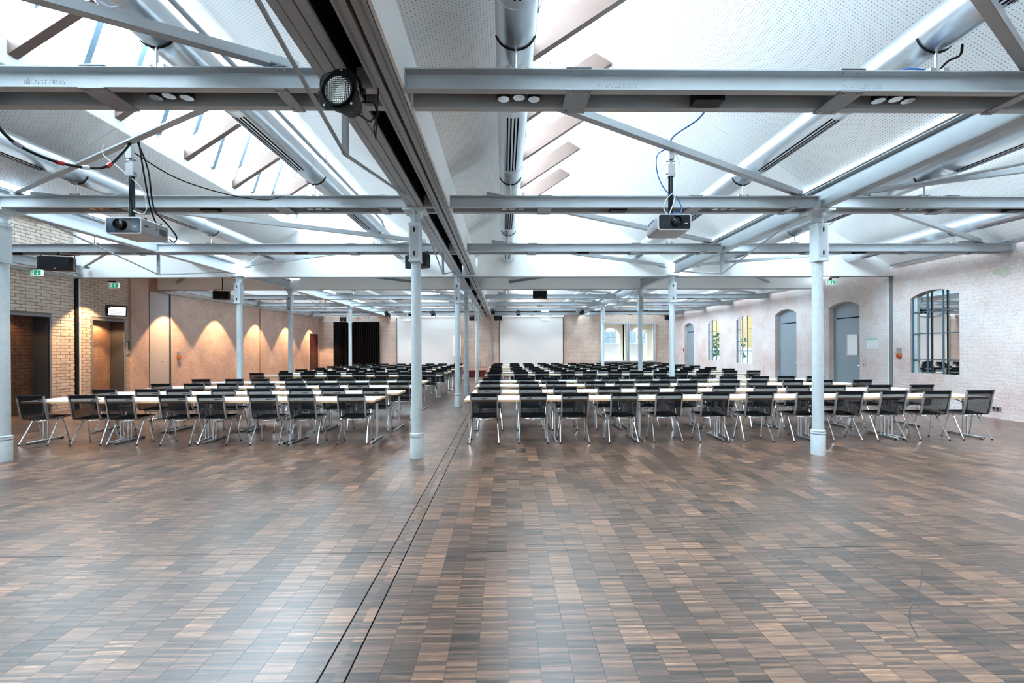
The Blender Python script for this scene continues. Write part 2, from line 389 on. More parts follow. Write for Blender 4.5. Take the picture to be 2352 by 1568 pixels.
# ------------------------------------------------------------------ floor
mb = MB()
mb.box(XL - .7, XR + .4, YN, 1.9, -.12, 0); mb.box(XL - .7, XR + .4, 9.2, YF + .4, -.12, 0)
mb.box(XL - .7, XR + .4, 1.9, 9.2, -.12, -.0035)
floor = link('floor', mb.mesh('floor', 'parquet'), None, 'structure'); floor['label'] = 'dark mosaic parquet floor of the whole hall'
blocks = []
def blk_cols():
    for side in (1, -1):
        i0, i1 = (0, 75) if side > 0 else (-70, 0)
        for i in range(i0, i1):
            off = -.775 if side > 0 else -.91
            yield i, off + i * BW, off + (i + 1) * BW
    yield None, -.9035, -.7815
for i, xa, xb in blk_cols():
    xa = max(xa, XL); xb = min(xb, XR)
    if xb - xa < .02: continue
    k = 0 if i is None else i
    oy = (k * .618034) % 1.0
    j0 = math.floor(1.9 / BL + oy); j = j0
    while True:
        ya, yb = (j - oy) * BL, (j + 1 - oy) * BL; j += 1
        if ya > 9.2: break
        ya = max(ya, 1.9); yb = min(yb, 9.2)
        if yb - ya < .01: continue
        segs = [(ya, yb)]
        if ya < 3.615 < yb: segs = [(ya, 3.6128), (3.6172, yb)]
        for a, b in segs:
            if b - a < .012: continue
            gx0 = .0006 + (.002 if i == 0 or (i is not None and i == 35) else 0); gx1 = .0006 + (.002 if i in (-1, 34) else 0)
            blocks.append((xa + gx0, xb - gx1, a + .0005, b - .0005))
def inview(bk):
    x, y = (bk[0] + bk[1]) / 2, (bk[2] + bk[3]) / 2
    return abs(x - y * .0167) < 1.13 * y + .1 and y > 2.05
blocks.sort(key=lambda q: (not inview(q), math.hypot((q[0] + q[1]) / 2, (q[2] + q[3]) / 2)))
cache = {}
for n, (a, b, c, d) in enumerate(blocks[:300]):
    key = (round(b - a, 4), round(d - c, 4))
    if key not in cache:
        cache[key] = MB().box(-(b - a) / 2, (b - a) / 2, -(d - c) / 2, (d - c) / 2, -.012, 0).mesh('parquet_block', 'parquet')
    o = link('parquet_block', cache[key], floor); o.location = ((a + b) / 2, (c + d) / 2, random.choice((0, 0, 0, .0002)))
mb = MB()
for a, b, c, d in blocks[300:]:
    mb.add([(a, c, 0), (b, c, 0), (b, d, 0), (a, d, 0), (a, c, -.012), (b, c, -.012), (b, d, -.012), (a, d, -.012)], [(0, 1, 2, 3), (0, 4, 5, 1), (1, 5, 6, 2), (2, 6, 7, 3), (3, 7, 4, 0)])
part('parquet_field', mb, 'parquet', floor, kind='stuff')
g = MB()
g.box(-.9115, -.898, 1.9, 9.2, -.01, -.0022); g.box(-.787, -.773, 1.9, 9.2, -.01, -.0022); g.box(4.745, 4.755, 1.9, 9.2, -.01, -.0022); g.box(XL, XR, 3.609, 3.621, -.01, -.0024)
part('joint_gap', g, 'void', floor)
g = MB(); g.box(-.9115, -.9, 9.2, 26, -.01, .0006); g.box(-.785, -.7735, 9.2, 26, -.01, .0006); part('track_groove', g, 'void', floor)
g = MB(); q = [(3.044, 3.283), (2.867, 3.098), (2.63, 2.883), (2.46, 2.741), (2.343, 2.611), (2.267, 2.473)]
for (xa, ya), (xb, yb) in zip(q, q[1:]):
    d_ = Vector((xb - xa, yb - ya, 0)).normalized(); n_ = Vector((-d_.y, d_.x, 0)) * .0035
    g.add([(xa - n_.x, ya - n_.y, .0005), (xa + n_.x, ya + n_.y, .0005), (xb + n_.x, yb + n_.y, .0005), (xb - n_.x, yb - n_.y, .0005)], [(0, 1, 2, 3)])
part('scuff_mark', g, 'lining', floor)
# floor hatches
for lab, x, y in (('floor socket hatch outlined in the parquet ahead of the front window-side tables', 1.82, 5.35), ('floor socket hatch in the parquet ahead of the curtain-side tables', -4.25, 5.05)):
    h = thing('floor_hatch', lab, 'hatch', (x, y, 0), 'floor socket hatches')
    m2 = MB(); s_ = .17
    for q in ((-s_, -s_ + .006, -s_, s_), (s_ - .006, s_, -s_, s_), (-s_, s_, s_ - .006, s_)): m2.box(x + q[0], x + q[1], y + q[2], y + q[3], -.001, .0015)
    part('rim', m2, 'lining', h)
    part('cable_flap', MB().box(x - .09, x + .05, y - s_, y - s_ + .03, -.001, .002), 'lining', h)

# ------------------------------------------------------------------ ceiling
ceiling = struct('ceiling', 'sawtooth roof of white perforated panels, timber rafters and steep skylights')
def strip(name, p, q, y0, y1, m, thick=.03):
    # sloped slab between profile points p and q (x,z), y0..y1
    (x0, z0), (x1, z1) = p, q
    L_ = math.hypot(x1 - x0, z1 - z0); nx, nz = -(z1 - z0) / L_ * thick, (x1 - x0) / L_ * thick
    b = MB()
    vs = [(x0, y0, z0), (x1, y0, z1), (x1, y1, z1), (x0, y1, z0), (x0 + nx, y0, z0 + nz), (x1 + nx, y0, z1 + nz), (x1 + nx, y1, z1 + nz), (x0 + nx, y1, z0 + nz)]
    fs = [(0, 3, 2, 1), (4, 5, 6, 7), (0, 1, 5, 4), (1, 2, 6, 5), (2, 3, 7, 6), (3, 0, 4, 7)]
    me = bpy.data.meshes.new(name); me.from_pydata(vs, [], fs); me.materials.append(MAT[m])
    uvl = me.uv_layers.new(name='UVMap')
    uvv = {0: (y0, 0), 1: (y0, L_), 2: (y1, L_), 3: (y1, 0)}
    for poly in me.polygons:
        for li in poly.loop_indices:
            vi = me.loops[li].vertex_index % 4; uvl.data[li].uv = uvv[vi]
    return link(name, me, ceiling)
def prof(b):
    low = (b + .5, 4.12) if b == -1.3 else (b + .28, 3.98)
    return low, (b + 1.64, 4.85), (b + 1.64, 5.16), (b + 2.04, 6.36), (b + 5.98, 3.99)
JY = [[YN, .78, 3.78, 6.78, 9.78, 12.66], [15.9, 18.78, 21.78, 24.78, 27.78, YF]]
for b in BAYS:
    low, edge, curb, ridge, end = prof(b)
    if b == 4.7: end = (XR + .05, 3.99 - (XR + .05 - (b + 5.98)) * .6)
    for hi, (h0, h1) in enumerate(HALLS):
        js = JY[hi]
        for y0, y1 in zip(js, js[1:]):
            if b > -13: strip('ceiling_panel', low, edge, y0 + .003, y1 - .003, 'perf')
            strip('ceiling_panel', ridge, end, y0 + .003, y1 - .003, 'perf')
        strip('roof_deck', (ridge[0], ridge[1] + .04), (end[0], end[1] + .04), h0, h1, 'white')
        if b > -13: strip('roof_deck', (low[0], low[1] + .04), (edge[0], edge[1] + .04), h0, h1, 'white')
        part('curb', MB().box(b + 1.60, b + 1.64, h0, h1, 4.86, 5.16), 'white', ceiling)
        # rafters
        n0 = 1.05 if hi == 0 else 16.5
        y = n0
        while y < h1 - .2:
            k0 = Vector((b + 1.58, y, 4.95)); k1 = Vector((b + 2.96, y, 5.865))
            d = (k1 - k0).normalized(); up = Vector((-d.z, 0, d.x))
            c0 = k0 + up * .13; c1 = k1 + up * .13
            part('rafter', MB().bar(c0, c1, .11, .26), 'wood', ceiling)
            y += 1.44
        y = 5.47 - .7 * 12 if hi == 0 else 16.2
        while y < h0 + .1: y += .7
        prev = h0
        ys = []
        while y < h1 - .05: ys.append(y); y += .7
        gx = lambda z: b + 1.64 + (z - 5.16) / 3
        for yy in ys:
            part('glazing_bar', MB().bar((gx(5.14) + .01, yy, 5.14), (gx(6.36) + .01, yy, 6.36), .085, .07), 'bar', ceiling)
        for y0, y1 in zip([h0] + ys, ys + [h1]):
            part('pane', MB().poly([(gx(5.16), y0, 5.16), (gx(5.16), y1, 5.16), (gx(6.36), y1, 6.36), (gx(6.36), y0, 6.36)]), 'glass', ceiling)
# flat strip between the two partition lintels
part('flat_ceiling', MB().box(XL - .1, XR + .1, 12.8, 15.7, 4.02, 4.06), 'white', ceiling)
# white fascia board over the sliding-wall track
for y0, y1 in ((YN, 12.64), (15.9, YF)):
    part('fascia_board', MB().box(-.80, -.775, y0, y1, 3.655, 4.13), 'white', ceiling)

def gable(y0, y1, zb, m, name, zr=0.):
    g = MB()
    for b in BAYS:
        low, edge, curb, ridge, end = prof(b)
        x0 = max(b, XL); x1 = min(b + 6, XR)
        top = [(b, 3.98), (b + .28, 3.98), (b + 1.62, 4.88), (b + 1.62, 5.2), (b + 2.04, 6.46), (b + 6, 4.04)]
        if b == -13.3: top = [(XL, 5.5), (b + 1.75, 5.6), (b + 2.04, 6.46), (b + 6, 4.04)]
        if b == 4.7: top[-1] = (XR + .0, 4.0)
        if b == -1.3: top[0:2] = [(b, 4.2), (b + .5, 4.2)]
        g.prism([(x0, zb)] + [(max(XL, x), z + zr) for x, z in top] + [(x1, zb)], 'y', y0, y1)
    o = link(name, g.mesh(name, m), None, 'structure'); return o
gable(12.66, 12.82, 3.60, 'gable', 'lintel')['label'] = 'white gable wall with straight lower edge over the first partition line'
gable(15.70, 15.86, 3.65, 'gable', 'lintel')['label'] = 'second white gable wall above the partition line behind the first'
gable(YN - .15, YN, 0., 'white', 'wall_front')['label'] = 'end wall behind the viewpoint'
# small dark edge along the lower rim of the lintels
for nm, yy, zz in (('trim_1', 12.66, 3.60), ('trim_2', 15.70, 3.65)):
    o = part(nm, MB().box(XL, XR, yy - .004, yy + .15, zz - .012, zz - .001), 'steel_dark', None, kind='structure'); o['label'] = 'dark metal edge under the white gable wall'

# ------------------------------------------------------------------ walls
def wall_x(X, sgn, y0, y1, ztop, ops, depth, name, mats, thick=.25):
    """wall in plane x=X seen from inside; sgn=+1: outside is +x. ops: (ya,yb,sill,spring,top)"""
    g = MB(); ops = sorted(ops); y = y0
    def q(pts, mi=0): g.poly([(X, a, b_) for a, b_ in pts], mi)
    for (a, b_, sill, spr, top) in ops:
        q([(y, 0), (a, 0), (a, ztop), (y, ztop)])
        if sill > 0: q([(a, 0), (b_, 0), (b_, sill), (a, sill)])
        n = 12 if top > spr + .01 else 1; pts = []
        if n > 1:
            hw = (b_ - a) / 2; h = top - spr; r_ = (hw * hw + h * h) / (2 * h); cz = top - r_; a0 = math.asin(hw / r_)
            for i in range(n + 1):
                t_ = -a0 + 2 * a0 * i / n; pts.append(((a + b_) / 2 + r_ * math.sin(t_), cz + r_ * math.cos(t_)))
        else: pts = [(a, top), (b_, top)]
        for p, p2 in zip(pts, pts[1:]): q([p, p2, (p2[0], ztop), (p[0], ztop)])
        out = [(a, sill)] + pts + [(b_, sill)]
        xo = X + sgn * depth
        for p, p2 in zip(out, out[1:]): g.poly([(X, *p), (X, *p2), (xo, *p2), (xo, *p)], 1 if len(mats) > 1 else 0)
        if sill > 0: g.poly([(X, a, sill), (X, b_, sill), (xo, b_, sill), (xo, a, sill)], 0)
        y = b_
    q([(y, 0), (y1, 0), (y1, ztop), (y, ztop)])
    o = link(name, g.mesh(name, mats), None, 'structure'); return o

OPR = [(10.82, 12.15, .91, 2.89, 3.06), (13.91, 15.25, 0, 2.90, 3.07), (16.96, 18.31, 0, 2.90, 3.09), (20.04, 21.41, .90, 2.88, 3.09), (23.11, 24.41, .94, 2.88, 3.07), (26.27, 27.61, 0, 2.88, 3.09)]
wr = wall_x(XR, 1, YN, YF, 3.95, OPR, .22, 'wall_right', ['pink'])
wr['label'] = 'uneven whitewashed pink plaster wall with arched windows and doors'
MAT['patch'] = mat('bare_plaster_patch', (.60, .60, .50), .9, 0, .5, 14., c2=(.40, .42, .30))
pp = MB(); pr_ = random.Random(5); n_ = 26
pts = [(XR - .004, 9.86 + .21 * (.65 + .5 * pr_.random()) * math.cos(2 * PI * i / n_), 3.24 + .12 * (.6 + .55 * pr_.random()) * math.sin(2 * PI * i / n_)) for i in range(n_)]
pp.add([(XR - .003, 9.86, 3.24)] + pts, [(0, i + 1, (i + 1) % n_ + 1) for i in range(n_)])
part('peeled_patch', pp, 'patch', wr)
OPL = [(10.30, 12.00, 0, 2.47, 2.47), (13.23, 14.31, 0, 2.48, 2.48)]
wl = MB()
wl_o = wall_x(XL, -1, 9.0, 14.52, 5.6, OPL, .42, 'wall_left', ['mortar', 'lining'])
wl_o['label'] = 'beige brick wall with two dark door niches, rough pink plaster further back'
g = MB(); g.box(XL - .2, XL, YN, 9.0, 0, 5.6); part('plain_wall', g, 'rough', wl_o)
g = MB(); g.box(XL - .2, XL - .001, 16.33, 22.13, 0, 4.2); g.box(XL - .2, XL, 22.25, 27.84, 0, 4.2); g.box(XL - .2, XL, 27.84, 28.98, 2.56, 4.2); g.box(XL - .2, XL, 28.98, YF + .1, 0, 4.2)
part('plaster_wall', g, 'rough', wl_o)
part('wall_seam', MB().box(XL - .2, XL - .05, 22.13, 22.25, 0, 4.2), 'rough_brown', wl_o)
part('pilaster', MB().box(XL - .1, XL + .07, 14.52, 15.22, 0, 4.2), 'rough', wl_o)
part('upper_infill', MB().box(XL - .2, XL, 14.52, 16.33, 3.56, 4.2), 'rough_brown', wl_o)
g = MB(); g.box(XL - .2, XL, 14.4, YF + .1, 4.2, 5.6); part('high_wall', g, 'white', wl_o)
# niche backs
part('niche_brick', MB().box(XL - .55, XL - .42, 10.25, 12.05, 0, 2.5), 'sidebrick', wl_o)
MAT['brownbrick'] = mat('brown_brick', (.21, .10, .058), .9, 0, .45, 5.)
g = MB(); z = .004; k = 0
while z < 2.5:
    y = 10.2 + (.125 if k % 2 else 0)
    while y < 12.05: g.box(XL - .43, XL - .409 + random.uniform(-.003, .002), y, y + .24, z, z + .073); y += .25
    z += .083; k += 1
part('niche_brickwork', g, 'brownbrick', wl_o, kind='stuff')
part('niche_plaster', MB().box(XL - .55, XL - .42, 13.2, 14.35, 0, 2.5), 'rough_brown', wl_o)
for a, b_, t_ in ((10.30, 12.0, 2.47), (13.23, 14.31, 2.48)):
    fr = MB(); fr.box(XL - .02, XL + .022, a - .05, a, 0, t_ + .05); fr.box(XL - .02, XL + .022, b_, b_ + .05, 0, t_ + .05); fr.box(XL - .02, XL + .022, a, b_, t_, t_ + .05)
    part('niche_frame', fr, 'plate', wl_o)
# bricks
br = []
k = 0; z = .004
while z < 5.5:
    y = 9.05 + (0.125 if k % 2 else 0)
    while y < 14.5:
        a, b_ = y, min(y + .24, 14.5); zt = z + .073
        for (oa, ob, ot) in ((10.25, 12.05, 2.52), (13.18, 14.36, 2.53)):
            if z < ot and b_ > oa and a < ob:
                if a < oa - .03: b_ = oa
                elif b_ > ob + .03: a = ob
                else: a = b_ = 0
        if a < 12.69 and b_ > 12.87: br.append((12.85, b_, z, zt)) if z < 4.15 else None
        if a < 12.69 < b_: b_ = 12.69
        elif a >= 12.69 and b_ <= 12.85: a = b_ = 0
        elif a < 12.85 < b_: a = 12.85
        if b_ - a > .04 and not (a > 12.8 and z > 4.15): br.append((a, b_, z, zt))
        y += .25
    z += .083; k += 1
def bvis(q):
    yc, zc = (q[0] + q[1]) / 2, (q[2] + q[3]) / 2
    x = 1158 - 11.75 * 1050 / yc; yp = 801 - (zc - CAMZ) * 1050 / yc
    return 28 < x < 300 and 500 < yp < 905
br.sort(key=lambda q: (not bvis(q), q[0] if q[0] > 10.2 else 99, q[2]))
cache = {}
for a, b_, z0, z1 in br[:300]:
    key = round(b_ - a, 3)
    if key not in cache:
        h = (b_ - a) / 2; c_ = .004
        q = MB(); q.add([(-.02, -h, -.0365), (-.02, h, -.0365), (-.02, h, .0365), (-.02, -h, .0365), (.008, -h, -.0365), (.008, h, -.0365), (.008, h, .0365), (.008, -h, .0365), (.012, -h + c_, -.0365 + c_), (.012, h - c_, -.0365 + c_), (.012, h - c_, .0365 - c_), (.012, -h + c_, .0365 - c_)],
                        [(0, 1, 5, 4), (1, 2, 6, 5), (2, 3, 7, 6), (3, 0, 4, 7), (4, 5, 9, 8), (5, 6, 10, 9), (6, 7, 11, 10), (7, 4, 8, 11), (8, 9, 10, 11)])
        cache[key] = q.mesh('brick', 'brick')
    o = link('brick', cache[key], wl_o); o.location = (XL + random.uniform(-.003, .003), (a + b_) / 2, (z0 + z1) / 2)
g = MB()
for a, b_, z0, z1 in br[300:]: g.box(XL - .02, XL + .010 + random.uniform(-.003, .003), a, b_, z0, z1)
part('brickwork', g, 'brick', wl_o, kind='stuff')
# partition guide on the walls
for nm, xa, s_ in (('trim_3', XL, 1), ('trim_4', XR, -1)):
    o = struct(nm, 'vertical guide strip of the first partition line on the ' + ('brick' if s_ > 0 else 'pink') + ' wall')
    part('guide_channel', MB().box(min(xa, xa + s_ * .03), max(xa, xa + s_ * .03), 12.70, 12.79, 0, 3.6), 'black' if s_ > 0 else 'steel_dark', o)
    part('guide_strip', MB().box(min(xa, xa + s_ * .035), max(xa, xa + s_ * .035), 12.80, 12.84, 0, 3.6), 'white', o)
o = struct('trim_5', 'slim pale pipe and guide strip of the second partition line on the pink wall')
part('guide_strip', MB().box(XR - .04, XR, 15.66, 15.74, 0, 3.65), 'white', o)
part('pipe', MB().tube([(XR - .05, 15.36, 0), (XR - .05, 15.36, 3.6)], .02, 8), 'pink', o, smooth=True)
# far wall with two window openings
g = MB(); XW = [(6.22, 7.82), (8.04, 9.62)]; WZ = (.82, 3.16)
for y0, y1 in ((YF, YF + .12),):
    g.box(XL, XW[0][0], y0, y1, 0, 4.2); g.box(XW[0][1], XW[1][0], y0, y1, 0, 4.2); g.box(XW[1][1], XR, y0, y1, 0, 4.2)
    for a, b_ in XW: g.box(a, b_, y0, y1, 0, WZ[0]); g.box(a, b_, y0, y1, WZ[1], 4.2)
wb = link('wall_back', g.mesh('wall_back', 'farbrick'), None, 'structure'); wb['label'] = 'far beige brick wall behind the stage'
gable(YF + .0, YF + .12, 3.9, 'farbrick', 'wall_back_gable')['label'] = 'brick gables of the far wall up under the skylights'

# right-wall doors
for n_, i in ((1, 1), (2, 2), (3, 5)):
    a, b_, s_, spr, top = OPR[i]; x = XR + .17
    d = struct('door_%d' % n_, ['', 'grey door with white board in the nearest arched niche', 'plain grey door in the second arched niche', 'grey door in the farthest arched niche'][n_])
    part('overpanel', MB().box(x, x + .04, a, b_, 2.57, 3.12), 'door', d)
    part('leaf', MB().box(x - .02, x + .02, a + .02, b_ - .14, .01, 2.53), 'door', d)
    part('jamb', MB().box(x, x + .04, b_ - .12, b_, 0, 2.57), 'door', d)
    part('shadow_gap', MB().box(x + .012, x + .03, b_ - .14, b_ - .12, 0, 2.56).box(x + .012, x + .03, a, b_ - .12, 2.53, 2.57), 'void', d)
    hd = MB().tube([(x - .02, a + .10, 1.02), (x - .07, a + .10, 1.02), (x - .07, a + .22, 1.02)], .01, 8)
    part('handle', hd, 'chrome', d, smooth=True)
wbx = XR + .17
b_ = thing('door_board', 'blank white board fixed on the grey arched door nearest the camera', 'board', (wbx - .03, 14.4, 1.68))
part('board_face', MB().box(wbx - .028, wbx - .021, 14.18, 14.60, 1.36, 2.0), 'white', b_)
fr = MB()
for q in ((14.16, 14.18, 1.34, 2.02), (14.60, 14.62, 1.34, 2.02)): fr.box(wbx - .034, wbx - .02, *q)
fr.box(wbx - .034, wbx - .02, 14.18, 14.6, 1.34, 1.36); fr.box(wbx - .034, wbx - .02, 14.18, 14.6, 2.0, 2.02)
part('board_frame', fr, 'chrome', b_)

# right-wall windows with iron grilles
def grille(d, x, a, b_, sill, spr, top, nv, zs, m='grille'):
    hw = (b_ - a) / 2; h = top - spr; r_ = (hw * hw + h * h) / (2 * h); cz = top - r_
    for i in range(nv):
        y = a + .03 + (b_ - a - .06) * i / (nv - 1); zt = cz + math.sqrt(max(r_ * r_ - (y - (a + b_) / 2) ** 2, 0)) - .01
        part('vertical_bar', MB().box(x - .016, x + .016, y - .016, y + .016, sill, zt), m, d)
    for z in zs: part('cross_bar', MB().box(x - .02, x + .004, a + .01, b_ - .01, z - .010, z + .010), m, d)
for n_, i in ((1, 0), (2, 3), (3, 4)):
    a, b_, sill, spr, top = OPR[i]
    d = struct('window_%d' % n_, ['', 'arched window with steel grille and mirroring pane in the pink wall', 'nearer narrow arched window with grille in the pink wall', 'farther narrow arched window with grille in the pink wall'][n_])
    if n_ == 1:
        part('pane', MB().box(XR + .11, XR + .12, a, b_, sill, 3.1), 'mirrorglass', d)
        part('frame', MB().box(XR + .07, XR + .11, b_ - .13, b_, sill, 3.0), 'iron', d)
        grille(d, XR + .05, a, b_, sill, spr, top, 4, (1.27, 1.95, 2.52))
    else:
        part('pane', MB().box(XR + .19, XR + .20, a, b_, sill, 3.1), 'dimmed', d)
        grille(d, XR + .06, a, b_, sill, spr, top, 4, (1.45, 1.9, 2.45))
# outside of those windows
t = thing('neighbour_house', 'yellow house seen through the narrow arched windows', 'house', (15.5, 30, 0))
part('wall', MB().box(14.6, 18, 26.5, 45, -1, 8), 'yellow', t)
part('plinth', MB().box(14.5, 14.6, 26.5, 45, -1, 1.6), 'facade', t)
hb = MB(); rr = random.Random(3)
for i in range(500):
    c = Vector((rr.uniform(13.0, 13.8), rr.uniform(25.5, 33), rr.uniform(0, 2.5) ** 1)); u = Vector((rr.uniform(-1, 1), rr.uniform(-1, 1), rr.uniform(-1, 1))).normalized() * .13; v_ = u.cross(Vector((rr.random(), rr.random(), rr.random()))).normalized() * .07
    hb.poly([c - u, c + v_, c + u, c - v_])
t = thing('hedge', 'green hedge outside the narrow arched windows', 'hedge', (13.4, 29, 0)); part('foliage', hb, 'hedge', t, kind='stuff')

# far windows: two deep grey box frames with arched white casements
for n_, (a, b_) in zip((4, 5), XW):
    d = struct('window_%d' % n_, 'tall arched white casement in a deep grey box frame, ' + ('nearer the screen' if n_ == 4 else 'nearer the pink wall'))
    fr = MB(); e = .09; y0, y1 = YF - .16, YF + .02
    fr.box(a - e, a, y0, y1, WZ[0] - e, WZ[1] + e); fr.box(b_, b_ + e, y0, y1, WZ[0] - e, WZ[1] + e); fr.box(a, b_, y0, y1, WZ[0] - e, WZ[0]); fr.box(a, b_, y0, y1, WZ[1], WZ[1] + e)
    part('box_frame', fr, 'steel', d)
    yo = YF + .45
    hw = (b_ - a) / 2 - .22; xc = (a + b_) / 2 - .08; spr, top = 2.62, 2.92; h = top - spr; r_ = (hw * hw + h * h) / (2 * h); cz = top - r_; a0 = math.asin(hw / r_)
    arc = [(xc + r_ * math.sin(-a0 + 2 * a0 * i / 12), cz + r_ * math.cos(-a0 + 2 * a0 * i / 12)) for i in range(13)]
    rv = MB()   # cream reveal plane with arch
    X0, X1 = a - .3, b_ + .3
    rv.poly([(X0, yo, .5), (xc - hw, yo, .5), (xc - hw, yo, 3.6), (X0, yo, 3.6)]); rv.poly([(xc + hw, yo, .5), (X1, yo, .5), (X1, yo, 3.6), (xc + hw, yo, 3.6)])
    for p, p2 in zip(arc, arc[1:]): rv.poly([(p[0], yo, p[1]), (p2[0], yo, p2[1]), (p2[0], yo, 3.6), (p[0], yo, 3.6)])
    rv.box(a - .05, a, YF + .1, yo, .7, 3.3); rv.box(b_, b_ + .05, YF + .1, yo, .7, 3.3); rv.box(a, b_, YF + .1, yo, 3.16, 3.2); rv.box(a, b_, YF + .1, yo, .78, .82)
    part('reveal', rv, 'cream', d)
    cs = MB(); yy = yo + .03
    cs.box(xc - hw, xc - hw + .06, yy, yy + .05, .8, spr + .05); cs.box(xc + hw - .06, xc + hw, yy, yy + .05, .8, spr + .05)
    for p, p2 in zip(arc, arc[1:]): cs.bar((p[0], yy + .025, p[1] - .03), (p2[0], yy + .025, p2[1] - .03), .05, .06)
    for xx in (xc - .33, xc, xc + .33): cs.box(xx - .016, xx + .016, yy, yy + .05, 1.85, 2.9)
    for zz in (1.85, 2.32): cs.box(xc - hw, xc + hw, yy, yy + .05, zz - .02, zz + .02)
    part('casement', cs, 'white', d)
    part('lower_panel', MB().box(xc - hw + .06, xc + hw - .06, yy + .015, yy + .03, .8, 1.84), 'milk', d)
    part('pane', MB().box(xc - hw, xc + hw, yy + .032, yy + .036, 1.84, 2.95), 'dimmed', d)
t = thing('courtyard_facade', 'pale building seen through the far white windows', 'house', (8, 36, 0))
part('wall', MB().box(2, 16, 36, 37, -1, 3.1), 'facade', t)
fw = MB()
for i in range(8):
    for zz in (.6, 2.0): fw.box(3 + i * 1.6, 4 + i * 1.6, 35.96, 36, zz, zz + .9)
part('window_row', fw, 'palepane', t, kind='stuff')

# ------------------------------------------------------------------ iron columns
def column_parts(t):
    p = [(.097, 0), (.097, .295), (.092, .305)]
    part('base', MB().lathe(p, 24), 'iron', t, True, local=True)
    part('ring', MB().lathe([(.085, .305), (.1, .312), (.104, .325), (.1, .338), (.088, .342), (.1, .348), (.1, .36), (.085, .372)], 24), 'iron', t, True, local=True)
    part('shaft', MB().lathe([(.078, .37), (.074, 2.0), (.071, 3.46)], 24), 'iron', t, True, local=True)
    part('capital', MB().lathe([(.071, 3.44), (.086, 3.46), (.074, 3.485), (.074, 3.53), (.09, 3.55), (.098, 3.565), (.085, 3.575), (.1, 3.59), (.112, 3.615)], 24), 'iron', t, True, local=True)
    part('head_plate', MB().box(-.165, .165, -.165, .165, 3.615, 3.648), 'iron', t, local=True)
    c = part('collar_box', MB().box(-.078, .078, -.135, .06, 2.885, 3.425).box(-.085, .085, -.14, .06, 3.40, 3.43).box(-.085, .085, -.14, .06, 2.875, 2.895), 'iron', t, local=True)
    part('cover_plate', MB().box(-.055, .06, -.139, -.134, 2.93, 3.385), 'steel', c, local=True)
    for z in (2.99, 3.33):
        s_ = MB().prism([(.012 * math.cos(a) + .0, z + .022 * (1 if math.sin(a) > 0 else -1) + .012 * math.sin(a)) for a in [i * PI / 6 + .01 for i in range(12)]], 'y', -.1405, -.138)
        part('slot', s_, 'void', c, local=True)
    part('lug', MB().bar((-.005, -.12, 3.42), (-.005, -.12, 3.60), .02, .02).bar((-.005, -.10, 3.60), (-.005, -.2, 3.6), .02, .02), 'iron', t, local=True)
rowlab = {6.78: 'nearest row', 12.78: 'second row, under the first white gable', 15.78: 'third row, under the second white gable', 21.78: 'farthest row, among the rear tables'}
collab = {-7.3: 'curtain-side', -1.3: 'middle', 4.7: 'window-side'}
col0 = None
for y in rowlab:
    for x in collab:
        yy = y if y not in (12.78, 15.78) else y - .04
        lab = 'pale grey iron column, %s of the %s' % (collab[x], rowlab[y])
        if col0 is None:
            col0 = thing('iron_column', lab, 'column', (x, yy, 0), 'cast iron columns'); column_parts(col0)
        else:
            c = copy_tree(col0); c.location = (x, yy, 0); c['label'] = lab

# ------------------------------------------------------------------ longitudinal beams
def longbeam(x, y0, y1, lab, kind, posts):
    t = thing('main_beam', lab, 'beam', (x, y0, 3.65), 'main steel beams')
    if kind == 'I':
        part('beam_profile', MB().prism([(x - .075, 3.65), (x + .075, 3.65), (x + .075, 3.67), (x + .008, 3.68), (x + .008, 3.925), (x + .075, 3.935), (x + .075, 3.955), (x - .075, 3.955), (x - .075, 3.935), (x - .008, 3.925), (x - .008, 3.68), (x - .075, 3.67)], 'y', y0, y1), 'steelmid', t)
        part('top_strip', MB().box(x - .1, x + .1, y0, y1, 3.957, 3.985), 'white', t)
    else:
        for a, b_ in ((-1.392, -1.328), (-1.322, -1.238), (-1.226, -1.158)):
            part('bottom_flange', MB().box(a, b_, y0, y1, 3.65, 3.668), 'steelmid', t)
        part('web', MB().box(-1.38, -1.17, y0, y1, 3.672, 3.95), 'steelmid', t)
        part('gap_shade_liner', MB().box(-1.156, -1.014, y0, y1, 3.90, 3.95).box(-1.156, -1.152, y0, y1, 3.675, 3.90).box(-1.018, -1.014, y0, y1, 3.66, 3.90).box(-1.10, -1.07, y0, y1, 3.84, 3.88), 'void', t)  # black liner added: shade between beam and track put into the colour
    bl = MB()
    y = y0 + .5
    while y < y1 - .2:
        bl.lathe([(.012, 3.643), (.012, 3.652)], 6, (x - .05, y, 0)); y += 1.5
    part('bolt_row', bl, 'bolt', t)
    for p in posts:
        part('strut_post', MB().box(x - .022, x + .022, p - .022, p + .022, 3.2, 3.66), 'steelmid', t)
        for s_ in (-1, 1):
            part('tie_bar', MB().tube([(x, p, 3.2), (x, p + s_ * 2.3, 3.635)], .015, 8), 'steelmid', t, True)
    return t
for x, kd, nm in ((-7.3, 'I', 'curtain-side'), (-1.3, 'D', 'middle'), (4.7, 'I', 'window-side')):
    longbeam(x, YN, 12.48 if kd == 'I' else 12.62, '%s grey main beam running away over the near columns, trussed underneath' % nm, kd, (3.78, 9.78))
    longbeam(x, 12.86, 15.66, 'short %s piece of main beam between the two white gables' % nm, kd, ())
    longbeam(x, 15.9, YF - .02, '%s grey main beam over the rear tables' % nm, kd, (18.78, 24.78))
